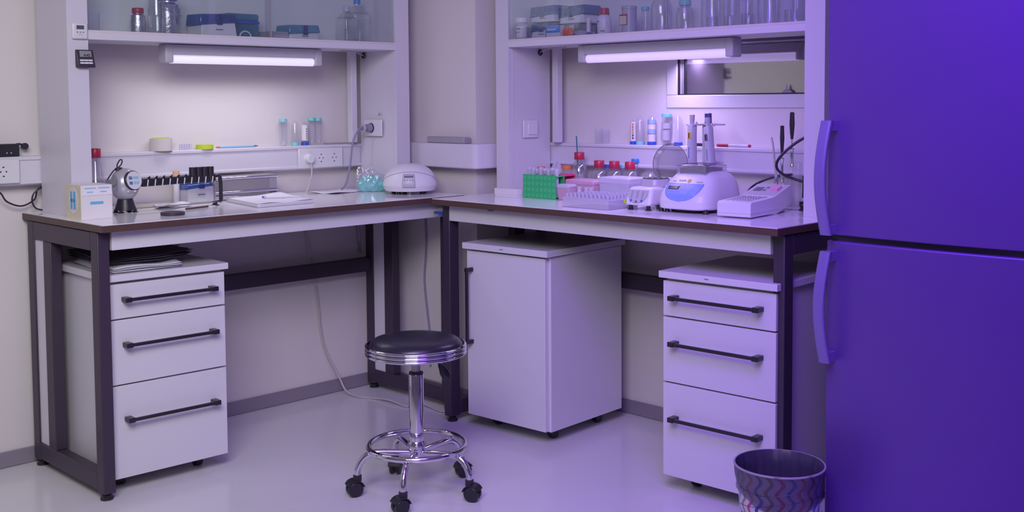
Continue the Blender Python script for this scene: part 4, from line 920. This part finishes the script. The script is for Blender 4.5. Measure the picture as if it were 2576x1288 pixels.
def rack(label, loc, rz, W, D, H, m, ml, cols, rows, tubes=()):
    t = thing('tube_rack', label, 'rack', loc, rz)
    th = 0.0025
    fr = MB().box((0, 0, 0), (W, th, H)); fr.box((0, D-th, 0), (W, D, H)); fr = fr.build('side_plate', m, t, bev=0.0008)
    MB().box((0, th, 0), (W, D-th, th)).build('base_plate', m, t)
    MB().box((0, th, H-th-0.004), (W, D-th, H-0.004)).build('top_plate', m, t)
    MB().box((0, th, 0.01), (th, D-th, H-0.01)).build('end_plate', m, t)
    if cols:
        mb = MB()
        for i in range(cols):
            for j in range(rows):
                cx = W*(i+0.5)/cols; cz = H*(j+0.5)/rows
                mb.tube([(cx+0.0045*math.cos(a*PI/8), -0.0004, cz+0.0055*math.sin(a*PI/8)) for a in range(16)], 0.0011, 6, closed=True)
        mb.build('hole_ring', ml, t, smooth=True)
        mb = MB()
        for j in range(rows): mb.lathe([(0, 0), (0.0035, 0), (0.0035, 0.001), (0, 0.001)], seg=12, mx=Matrix.Translation((W-0.004, D-th-0.001, H*(j+0.5)/rows)) @ Matrix.Rotation(PI/2, 4, 'X'), sx=1.0)
        mb.build('side_hole', 'pink', t)
    return t
gr = rack('green tube rack with round holes full of clear tubes, right bench', (-0.387, -0.929, TA), math.radians(-88), 0.172, 0.052, 0.094, 'green', 'greenl', 8, 4)
for k in range(8):
    t = thing('sample_tube', ['clear tube, leftmost in the green rack', 'second clear tube from the left in the green rack', 'third clear tube from the left in the green rack', 'fourth clear tube from the left in the green rack', 'fifth clear tube from the left in the green rack', 'sixth clear tube from the left in the green rack', 'seventh clear tube from the left in the green rack', 'clear tube, rightmost in the green rack'][k], 'tube', (-0.361, -0.942-k*0.0205, TA+0.0035), 0, 'clear tubes in the green rack')
    hh = 0.118-0.003*(k % 3)
    MB().lathe([(0, 0), (0.0085, 0.004), (0.0088, hh-0.008)], seg=16).build('tube_body', 'milky' if k % 2 else 'clear', t, smooth=True)
    MB().lathe([(0, hh), (0.0098, hh), (0.0098, hh-0.010), (0, hh-0.010)], seg=16).build('cap', 'milky', t, smooth=True)
pk = rack('bright pink tube rack behind the green rack', (-0.262, -0.945, TA), FB, 0.085, 0.075, 0.088, 'pink', 'pink', 0, 4)
tube50('tube with orange screw cap standing behind the green rack', (-0.160, -0.955, TA), 0.118, 0.0200, 'orange')
tube50('tube with red orange cap behind the left part of the green rack', (-0.210, -0.860, TA), 0.112, 0.0165, 'orange')
t = thing('bag', 'white crumpled plastic packet behind the racks', 'bag', (-0.135, -0.878, TA), FB)
blob((0, 0, 0.062), 0.036, 0.022, 0.066, 0.06, 31, 30, 20).build('packet', 'milky', t, smooth=True)

sb = bottle('media_bottle', 'red capped glass bottle holding a teal stick, tallest on the right bench', (-0.125, -0.994, TA), 0.035, 0.172, 'red', 0.50, 0.026, 0.0208)
o = MB().tube([(0.0, 0.006, 0.02), (-0.001, 0.010, 0.170), (-0.002, 0.014, 0.238)], 0.0025, 8).build('glass_rod', 'tealrod', None, smooth=True, loc=(-0.125, -0.994, TA)); tag(o, 'dark teal rod sticking up out of the red capped bottle', 'rod')
for k, yy in enumerate((-1.098, -1.177, -1.257)):
    bottle('media_bottle', ['small red capped glass bottle, leftmost of the three in a row', 'small red capped glass bottle, middle of the three in a row', 'small red capped glass bottle, rightmost of the three in a row'][k], (-0.122, yy, TA), 0.0355, 0.142, 'red', 0.50, 0.026, 0.0208, grp='red capped bottles in a row')
bottle('media_bottle', 'glass bottle with bright blue cap behind the rightmost red capped bottle', (-0.058, -1.232, TA), 0.020, 0.150, 'sky', 0.60, 0.012, 0.0165)
tube50('tube with royal blue cap between the red capped bottles', (-0.055, -1.085, TA), 0.122, 0.0150, 'blue')
tube50('tube with pale teal cap behind the middle red capped bottles', (-0.055, -1.165, TA), 0.124, 0.0130, 'teal')
bottle('flask', 'wide clear glass flask with wired neck beside the smoky round lid', (-0.100, -1.342, TA), 0.044, 0.135, None, 0.55, cat='flask')
o = MB().lathe([(0, 0.001), (0.026, 0.001), (0.027, 0.085), (0.027, 0.086)], seg=28).build('beaker', 'bottle', smooth=True, loc=(-0.120, -1.047, TA)); tag(o, 'clear glass beaker right of the tall bottle with the teal stick', 'beaker')
o = MB().lathe([(0, 0.001), (0.019, 0.001), (0.020, 0.088), (0.020, 0.089)], seg=28).build('beaker', 'clear', smooth=True, loc=(-0.200, -1.062, TA)); tag(o, 'narrow clear beaker right of the orange capped tube', 'beaker')

def bx_lid(label, loc, rz, W, D, H, m, ml, name='storage_box'):
    t = thing(name, label, 'box', loc, rz)
    MB().hexa([(-W/2+0.005,-D/2+0.003,0),(W/2-0.005,-D/2+0.003,0),(W/2-0.005,D/2-0.003,0),(-W/2+0.005,D/2-0.003,0),(-W/2,-D/2,H*0.75),(W/2,-D/2,H*0.75),(W/2,D/2,H*0.75),(-W/2,D/2,H*0.75)]).build('box_body', m, t, bev=0.003)
    MB().box((-W/2-0.002, -D/2-0.002, H*0.73), (W/2+0.002, D/2+0.002, H)).build('lid', ml, t, bev=0.007, seg=3)
    return t
bx_lid('milky box with pink contents behind the clear tip rack', (-0.285, -1.175, TA), FB, 0.145, 0.09, 0.078, 'milkpink', 'milkpink')
bx_lid('small milky pink tray box right of the bright pink rack', (-0.355, -1.135, TA), FB, 0.060, 0.05, 0.062, 'milkpink', 'milky')
bx_lid('tall milky white box with rounded lid beside the small shaker', (-0.275, -1.342, TA), FB, 0.140, 0.10, 0.094, 'milky', 'milky')
for k, yy in enumerate((-1.205, -1.240, -1.262)):
    o = MB().lathe([(0, 0), (0.0075, 0), (0.0075, 0.05), (0.0095, 0.0505), (0.0095, 0.054), (0, 0.054)], seg=16).build('vial', 'milky', smooth=True, loc=(-0.362, yy, TA))
    tag(o, ['milky white vial, leftmost of three behind the tip rack', 'milky white vial, middle of three behind the tip rack', 'milky white vial, rightmost of three behind the tip rack'][k], 'vial', 'milky vials behind the tip rack')
t = thing('tip_rack', 'wide milky white rack full of upright pipette tips on the right bench', 'rack', (-0.568, -1.306, TA), FB)
MB().box((0, 0, 0), (0.215, 0.165, 0.034)).build('rack_base', 'milky', t, bev=0.002)
MB().box((0.002, 0.002, 0.034), (0.213, 0.163, 0.036)).build('rack_plate', 'milky', t)
tip0 = None
for i in range(11):
    for j in range(8):
        if tip0 is None:
            tip0 = MB().lathe([(0.0058, 0), (0.0062, 0.010), (0.0068, 0.0125), (0.0052, 0.0125), (0.0045, 0.0)], seg=10).build('tip', 'milky', t, smooth=True); tip0.location = (0.012+i*0.019, 0.014+j*0.0195, 0.036)
        else:
            c_ = tip0.copy(); C.objects.link(c_); c_.parent = t; c_.location = (0.012+i*0.019, 0.014+j*0.0195, 0.036)

# small shaker / microcentrifuge
t = thing('mini_shaker', 'small white thermo shaker with raised smoky round lid', 'shaker', (-0.502, -1.534, TA), math.radians(-86))
MB().hexa([(0.0,0.0,0.016),(0.112,0.0,0.016),(0.112,0.21,0.016),(0.0,0.21,0.016),(0.006,0.028,0.078),(0.106,0.028,0.078),(0.106,0.20,0.078),(0.006,0.20,0.078)]).build('housing', 'plastic', t, bev=0.010, seg=3)
mxp = Matrix.Translation((0.052, 0.0117, 0.047)) @ Matrix.Rotation(PI/2-math.radians(24), 4, 'X')
pl = [(-0.040, 0.024), (0.040, 0.024)]+[(0.040*math.cos(a), 0.010-0.034*math.sin(a)) for a in [i*PI/12 for i in range(13)]]
MB().prism(pl, 0.0, 0.0015, mxp).build('control_panel', 'lgray', t)
mb = MB()
for cx in (-0.022, 0.0, 0.022):
    for q in range(8): mb.box((cx-0.004, 0.018-q*0.0036, 0.0016), (cx-0.001, 0.0195-q*0.0036, 0.002), mxp); mb.box((cx+0.002, 0.018-q*0.0036, 0.0016), (cx+0.0035, 0.0195-q*0.0036, 0.002), mxp)
mb.build('printed_scale', 'print', t)
for cx in (-0.022, 0.0, 0.022): MB().lathe([(0, 0.0016), (0.0045, 0.0016), (0.0045, 0.0026), (0, 0.0026)], (0, 0, 0), 16, mxp @ Matrix.Translation((cx, -0.0155+0.004*(cx == 0)*-1, 0))).build('button', 'navy2', t)
MB().box((0.003, -0.001, 0.022), (0.012, 0.002, 0.034)).build('sticker', 'lime', t)
for xx, yy in ((0.020, 0.018), (0.094, 0.018), (0.020, 0.19), (0.094, 0.19)):
    MB().lathe([(0, 0), (0.013, 0), (0.010, 0.002), (0.0075, 0.005), (0.0075, 0.017), (0, 0.017)], (xx, yy, 0), 14).build('foot', 'black', t, smooth=True)
MB().lathe([(0, 0.077), (0.054, 0.077), (0.053, 0.090), (0.050, 0.096), (0.049, 0.104), (0.0, 0.104)], (0.056, 0.120, 0), 48).build('chamber', 'milky2', t, smooth=True)
mb = MB(); mb.lathe([(0, 0.1042), (0.046, 0.1042), (0.046, 0.1062), (0.026, 0.1068), (0, 0.1068)], (0.056, 0.120, 0), 40); ro = mb.build('rotor', 'black', t, smooth=True)
mb = MB()
for k in range(9): a = k*2*PI/9; mb.lathe([(0, 0.1066), (0.006, 0.1066), (0.006, 0.1082), (0, 0.1082)], (0.056+0.034*math.cos(a), 0.120+0.034*math.sin(a), 0), 12)
mb.build('rotor_hole', 'lgray', ro, smooth=True)
mxl = Matrix.Translation((0.060, 0.205, 0.152)) @ Matrix.Rotation(math.radians(84), 4, 'X')
MB().lathe([(0, 0.006), (0.045, 0.005), (0.068, 0.002), (0.073, 0.0)], seg=56, mx=mxl).build('lid', 'smoke', t, smooth=True)
MB().tube([mxl @ Vector((0.073*math.cos(a*PI/28), 0.073*math.sin(a*PI/28), 0)) for a in range(56)], 0.0013, 8, closed=True).build('lid_rim', 'print', t, smooth=True)
MB().box((0.045, 0.190, 0.085), (0.075, 0.203, 0.104)).build('lid_hinge', 'plastic', t, bev=0.002)

# thermomixer
t = thing('dry_block_heater', 'large white rounded laboratory mixer with blue control panel', 'mixer', (-0.356, -1.758, TA), math.radians(-88))
prof = [(0.012, 0.100, -0.128, 0.118), (0.016, 0.106, -0.134, 0.124), (0.040, 0.107, -0.133, 0.125), (0.060, 0.105, -0.124, 0.124), (0.080, 0.101, -0.108, 0.121), (0.100, 0.095, -0.088, 0.115), (0.115, 0.088, -0.072, 0.106), (0.126, 0.079, -0.058, 0.094), (0.134, 0.066, -0.045, 0.078), (0.139, 0.050, -0.030, 0.055)]
def interp(z):
    for (a, b) in zip(prof, prof[1:]):
        if a[0] <= z <= b[0]:
            k = (z-a[0])/(b[0]-a[0]); return [a[i]+(b[i]-a[i])*k for i in (1, 2, 3)]
    return list(prof[-1][1:]) if z > prof[-1][0] else list(prof[0][1:])
NE = 4.2
def shell(u, v):
    zz = prof[0][0]+(prof[-1][0]-prof[0][0])*v; hw, f, b = interp(zz); a = u*2*PI
    c_, s_2 = math.cos(a), math.sin(a)
    x = hw*math.copysign(abs(c_)**(2/NE), c_); y = math.copysign(abs(s_2)**(2/NE), s_2)
    yc, hy = (f+b)/2, (b-f)/2
    return Vector((x, yc+y*hy, zz))
mb = MB(); mb.grid(shell, 88, 40, closed_u=True)
mb.bm.verts.ensure_lookup_table()
top = [v for v in mb.bm.verts if abs(v.co.z-prof[-1][0]) < 1e-6]; mb.bm.faces.new(top)
bot = [v for v in mb.bm.verts if abs(v.co.z-prof[0][0]) < 1e-6]; mb.bm.faces.new(bot)
mb.build('housing', 'plastic', t, smooth=True)
def fy(x, z):
    hw, f, b = interp(z); yc, hy = (f+b)/2, (b-f)/2
    k = min(0.999, abs(x)/hw); return yc-hy*(1-k**NE)**(1/NE)
def ppanel(u, v):   # D-shaped: flat top edge, curved bottom
    z = 0.040+0.058*v
    half = 0.080*math.sqrt(max(0.0, 1-((1-v)**2)))*(1-0.10*v)
    x = -half+2*half*u
    return Vector((x*1.0-0.002, fy(x, z)-0.0012, z))
pnl = MB().grid(ppanel, 28, 14).build('control_panel', 'panelblue', t, smooth=True, solid=0.0012)
def on_front(x0, x1, z0, z1, name, m, par, off=0.0022):
    return MB().grid(lambda u, v: Vector((x0+(x1-x0)*u, fy(x0+(x1-x0)*u, z0+(z1-z0)*v)-off, z0+(z1-z0)*v)), 6, 4).build(name, m, par, smooth=True, solid=0.001)
on_front(-0.064, -0.012, 0.076, 0.092, 'display_frame', 'plastic', pnl, 0.0020)
on_front(-0.061, -0.015, 0.078, 0.090, 'display', 'lcd', pnl, 0.0030)
for xx, zz in ((0.006, 0.086), (0.022, 0.086), (0.0, 0.072), (0.016, 0.072), (0.056, 0.082), (0.050, 0.068)):
    MB().tube([(xx+0.0055*math.cos(a*PI/8), fy(xx, zz+0.0055*math.sin(a*PI/8))-0.0022, zz+0.0055*math.sin(a*PI/8)) for a in range(16)], 0.0006, 5, closed=True).build('button_ring', 'plastic', pnl)
    if xx < 0.03: MB().prism([(xx-0.0022, zz-0.0015), (xx+0.0022, zz-0.0015), (xx, zz+0.0025)], 0, 0.0006, Matrix.Translation((0, fy(xx, zz)-0.0020, 0)) @ Matrix(((1,0,0,0),(0,0,-1,0),(0,1,0,0),(0,0,0,1)))).build('arrow', 'plastic', pnl)
on_front(0.004, 0.014, 0.104, 0.112, 'warning_sticker', 'yellow', t)
on_front(-0.032, -0.006, 0.1065, 0.110, 'name_plate', 'lgray', t)
on_front(0.040, 0.062, 0.1035, 0.1052, 'printed_line', 'lgray', t); on_front(-0.058, -0.042, 0.1045, 0.106, 'printed_line', 'lgray', t)
MB().box((-0.052, -0.050, 0.1225), (0.052, 0.058, 0.148)).build('heating_block', 'dark2', t, bev=0.002)
mb = MB()
for i in range(6):
    for j in range(4): mb.lathe([(0.0055, 0.1482), (0.007, 0.1482), (0.007, 0.1495), (0.0055, 0.1495)], (-0.042+i*0.0168, -0.036+j*0.024, 0), 12)
mb.build('block_wells', 'grayp', t)
def lidf(u, v):
    y = -0.056+0.128*v; x = -0.058+0.116*u
    return Vector((x, y, 0.158+0.006*math.sin(PI*v)-0.003*(2*u-1)**2))
MB().grid(lidf, 14, 14).build('lid', 'smoke', t, smooth=True, solid=0.0015)
mb = MB(); mb.box((-0.058, -0.0565, 0.124), (0.058, -0.0550, 0.158)); mb.box((-0.059, -0.056, 0.130), (-0.0575, 0.072, 0.157)); mb.box((0.0575, -0.056, 0.130), (0.059, 0.072, 0.157)); mb.build('lid_wall', 'clear', t)
MB().lathe([(0, 0), (0.095, 0), (0.100, 0.012), (0, 0.012)], (0, -0.01, 0.0015), 32).build('base', 'black', t)
for xx in (-0.09, -0.065, 0.09): MB().lathe([(0, 0), (0.010, 0), (0.008, 0.013), (0, 0.013)], (xx, -0.105, 0), 14).build('foot', 'black', t, smooth=True)
for xx in (-0.085, 0.085): MB().lathe([(0, 0), (0.010, 0), (0.008, 0.013), (0, 0.013)], (xx, 0.10, 0), 14).build('foot', 'black', t, smooth=True)

# small block heater
t = thing('block_heater', 'low white laboratory heater with pink switch beside the right upright', 'heater', (-0.500, -1.925, TA), math.radians(-90+6))
W = 0.120
side = [(0.0, 0.006), (0.004, 0.003), (0.20, 0.003), (0.285, 0.024), (0.30, 0.034), (0.305, 0.084), (0.298, 0.090), (0.288, 0.091), (0.165, 0.059), (0.010, 0.053), (0.0, 0.047)]
mxs = Matrix(((0,0,1,0),(1,0,0,0),(0,1,0,0),(0,0,0,1)))
MB().prism(side, 0, W, mxs).build('housing', 'plastic', t, bev=0.007, seg=3)
sm_ = MB().box((-0.0006, -0.0006, 0.0150), (W+0.0006, 0.20, 0.0158)).build('seam', 'lgray', t)
def slope(y): return 0.059+(y-0.165)*(0.032/0.123)
def onslope(x0, x1, y0, y1, name, m, h=0.0015):
    return MB().hexa([(x0,y0,slope(y0)-0.001),(x1,y0,slope(y0)-0.001),(x1,y1,slope(y1)-0.001),(x0,y1,slope(y1)-0.001),(x0,y0,slope(y0)+h),(x1,y0,slope(y0)+h),(x1,y1,slope(y1)+h),(x0,y1,slope(y1)+h)]).build(name, m, t)
onslope(0.008, 0.112, 0.176, 0.284, 'face_plate', 'lgray', 0.0008)
onslope(0.018, 0.046, 0.215, 0.250, 'display', 'lcd', 0.002)
onslope(0.076, 0.104, 0.222, 0.262, 'switch', 'pinksw', 0.006)
onslope(0.054, 0.064, 0.243, 0.254, 'button', 'print', 0.002); onslope(0.052, 0.062, 0.218, 0.229, 'button', 'print', 0.002)
mb = MB()
for j in range(7):
    y = 0.030+j*0.019; z = 0.053+(y-0.01)*0.045/1.0*0.155/0.155*1.0
    z = 0.053+(y-0.010)*(0.007/0.155)
    for i in range(5): mb.box((0.016+i*0.019, y, z), (0.029+i*0.019, y+0.006, z+0.0012))
mb.build('well', 'grayp', t)
MB().box((0.02, 0.255, 0), (0.034, 0.285, 0.03)).build('rear_foot', 'plastic', t, bev=0.002); MB().box((0.09, 0.255, 0), (0.104, 0.285, 0.03)).build('rear_foot', 'plastic', t, bev=0.002)

# pipette stand
t = thing('pipette_stand', 'grey pipette stand with star shaped arms behind the white mixer', 'pipette stand', (-0.150, -1.632, TA), FB)
MB().lathe([(0, 0.0), (0.058, 0.0), (0.058, 0.008), (0.02, 0.014), (0, 0.014)], seg=36).build('base', 'lgray', t, smooth=True)
MB().lathe([(0, 0.01), (0.013, 0.01), (0.012, 0.295), (0, 0.295)], seg=20, sy=0.8).build('column', 'lgray', t, smooth=True)
def arm(ang, z, L, wd, name='arm'):
    mx = Matrix.Translation((0, 0, z)) @ Matrix.Rotation(ang, 4, 'Z')
    MB().prism([(0, -wd), (L*0.5, -wd*0.9), (L, -0.002), (L, 0.002), (L*0.5, wd*0.9), (0, wd)], 0, 0.006, mx).build(name, 'lgray', t, bev=0.002)
for k in range(6):
    arm(k*PI/3+0.45, 0.288, 0.072, 0.013); arm(k*PI/3+0.45, 0.150, 0.066, 0.010)
def pipette(label, loc, tilt, win, btn):
    p = thing('pipette', label, 'pipette', loc, FB)
    p.rotation_euler = (0, tilt, FB)
    MB().lathe([(0, -0.02), (0.004, -0.02), (0.006, 0.02), (0.012, 0.040), (0.0165, 0.046), (0.0170, 0.10), (0.0160, 0.16), (0.0165, 0.20), (0.0145, 0.206), (0, 0.206)], seg=24, sy=1.15).build('body', 'lgray3', p, smooth=True)
    MB().lathe([(0, 0.200), (0.0085, 0.200), (0.0085, 0.222), (0.0095, 0.224), (0.0095, 0.238), (0, 0.238)], seg=20).build('plunger', 'lgray3', p, smooth=True)
    MB().lathe([(0, 0.2381), (0.0097, 0.2381), (0.0097, 0.2415), (0, 0.2415)], seg=20).build('plunger_button', btn, p, smooth=True)
    MB().box((-0.0065, -0.0195, 0.155), (0.0065, -0.0165, 0.180)).build('volume_window', win, p, bev=0.001)
    MB().box((-0.002, -0.0205, 0.158), (0.002, -0.0192, 0.177)).build('digits', 'dark', p)
    MB().tube([(0.012, 0, 0.20), (0.020, 0, 0.215), (0.026, 0, 0.205)], 0.003, 6).build('finger_hook', 'lgray3', p, smooth=True)
    MB().box((-0.001, -0.0200, 0.085), (0.001, -0.0185, 0.125)).build('printed_line', 'blue', p)
    return p
pipette('grey pipette with yellow window hanging left on the pipette stand', (-0.205, -1.612, 0.986), 0.0, 'yellow', 'yellow')
pipette('grey pipette with dark window leaning right on the pipette stand', (-0.205, -1.700, 0.980), math.radians(-5), 'print', 'print')
t = thing('pipette', 'dark blue topped pipette hanging at the back of the pipette stand', 'pipette', (-0.095, -1.605, 0.986), 0)
MB().lathe([(0, -0.02), (0.003, -0.02), (0.010, 0.05), (0.012, 0.19), (0, 0.19)], seg=20).build('body', 'lgray3', t, smooth=True)
MB().box((-0.009, -0.011, 0.185), (0.009, 0.011, 0.246)).build('top_knob', 'navy', t, bev=0.003)

# loop holders with black handles
t = thing('tool_stand', 'clear acrylic block stand for metal tools beside the right upright', 'stand', (-0.130, -1.985, TA), FB)
MB().box((-0.045, -0.022, 0), (0.030, 0.022, 0.010)).build('base', 'clear', t, bev=0.002)
MB().box((0.0, -0.012, 0.010), (0.026, 0.012, 0.165)).build('post', 'clear', t, bev=0.002)
MB().box((-0.030, -0.012, 0.010), (-0.004, 0.012, 0.105)).build('post', 'clear', t, bev=0.002)
def tool(label, loc, hz0, hz1, mz0, mz1, hr=0.0085, tilt=0.0):
    p = thing('loop_tool', label, 'tool', loc, FB); p.rotation_euler = (0, tilt, FB)
    MB().lathe([(0, hz0), (hr*0.5, hz0), (hr*0.75, hz0+0.02), (hr, hz0+(hz1-hz0)*0.55), (hr*0.85, hz1-0.01), (hr*0.9, hz1-0.003), (0, hz1)], seg=18, sy=0.7).build('handle', 'black', p, smooth=True)
    MB().cyl((0, 0, mz0), (0, 0, hz0+0.004), 0.0022, seg=10).build('rod', 'steel', p, smooth=True)
    MB().lathe([(0, mz0), (0.0075, mz0), (0.0075, mz0+0.004), (0.006, mz0+0.008), (0.006, mz1-0.008), (0.0078, mz1-0.004), (0.0078, mz1), (0, mz1)], seg=14, sy=0.8).build('clamp', 'chrome', p, smooth=True)
    return p
tool('metal tool with thick black handle, tallest beside the right upright', (-0.165, -1.998, TA), 0.245, 0.338, 0.150, 0.215, 0.0095)
tool('metal tool with slim black handle, shorter one beside the right upright', (-0.165, -1.960, TA), 0.192, 0.292, 0.095, 0.180, 0.0082)
p = thing('loop_tool', 'thin tilted metal rod in a clamp left of the black handled tools', 'tool', (-0.165, -1.938, TA), FB)
MB().tube([(0, 0, 0.115), (-0.006, 0, 0.16), (-0.014, 0, 0.225), (-0.020, 0, 0.250)], 0.0032, 8).build('rod', 'steel', p, smooth=True)
MB().lathe([(0, 0.075), (0.0085, 0.075), (0.007, 0.085), (0.007, 0.112), (0.0085, 0.122), (0, 0.122)], seg=14).build('clamp', 'chrome', p, smooth=True)
MB().cyl((0.006, 0, 0.0), (0.006, 0, 0.078), 0.003, seg=8).build('pin', 'steel', p, smooth=True)
cable('cable', [(-0.130, -2.128, 1.176), (-0.145, -2.085, 1.172), (-0.185, -2.020, 1.130), (-0.215, -1.975, 1.075), (-0.205, -1.975, 1.035), (-0.170, -2.03, 1.005), (-0.150, -2.128, 0.985)], 0.0048, 'black', 'thick black cable looping out of the right upright')
cable('cable', [(-0.10, -1.965, 1.02), (-0.12, -1.91, 1.012), (-0.15, -1.86, 0.99), (-0.19, -1.845, 0.965), (-0.20, -1.84, 0.93)], 0.0042, 'black', 'thin black cable running behind the low white heater')
cp = []
for i in range(60): a = i*0.42; cp.append((-0.175+0.030*math.cos(a)+0.004*math.sin(i), -2.068+0.024*math.sin(a), 0.9055+i*0.00055))
o = MB().tube(cp, 0.0042, 8).build('cable_coil', 'black', smooth=True); tag(o, 'bundle of coiled black cable lying before the right upright', 'cable')
tag(MB().prism([(-0.004, 0.0), (0.010, 0.0), (0.006, 0.03), (0.0, 0.075)], 0, 0.004, Matrix.Translation((-0.150, -2.032, 0.945)) @ Matrix.Rotation(PI/2, 4, 'X')).build('cable_tie', 'black'), 'black pointed clip standing above the coiled cable', 'clip')

# ================================================================ hanging cables under the benches
cable('cable', [(-0.829, -0.018, 0.893), (-0.80, -0.018, 0.75), (-0.775, -0.02, 0.64), (-0.752, -0.02, 0.52), (-0.735, -0.02, 0.40), (-0.727, -0.02, 0.30), (-0.705, -0.025, 0.20), (-0.66, -0.05, 0.09), (-0.645, -0.09, 0.02), (-0.633, -0.157, 0.006), (-0.60, -0.23, 0.005), (-0.59, -0.32, 0.012), (-0.588, -0.43, 0.005), (-0.56, -0.42, 0.014), (-0.530, -0.43, 0.018), (-0.525, -0.50, 0.008), (-0.533, -0.59, 0.005), (-0.48, -0.63, 0.005)], 0.0040, 'cable_w', 'long white cable hanging below the left bench and curling over the floor')
cable('cable', [(-0.545, -0.018, 0.87), (-0.53, -0.018, 0.78), (-0.515, -0.018, 0.70), (-0.505, -0.018, 0.61)], 0.0048, 'cable_g', 'grey cable slanting down behind the left bench\'s right frame')
cable('cable', [(-0.49, -0.02, 0.87), (-0.505, -0.02, 0.82), (-0.515, -0.02, 0.76), (-0.51, -0.02, 0.66)], 0.0042, 'cable_w', 'short pale cable curving behind the left bench\'s right frame')
cable('cable', [(-0.357, -0.288, 0.87), (-0.357, -0.300, 0.70), (-0.357, -0.296, 0.60), (-0.357, -0.286, 0.50), (-0.357, -0.300, 0.38), (-0.357, -0.318, 0.26), (-0.357, -0.32, 0.12)], 0.0042, 'cable_g', 'blue grey cable hanging down the face of the corner column')
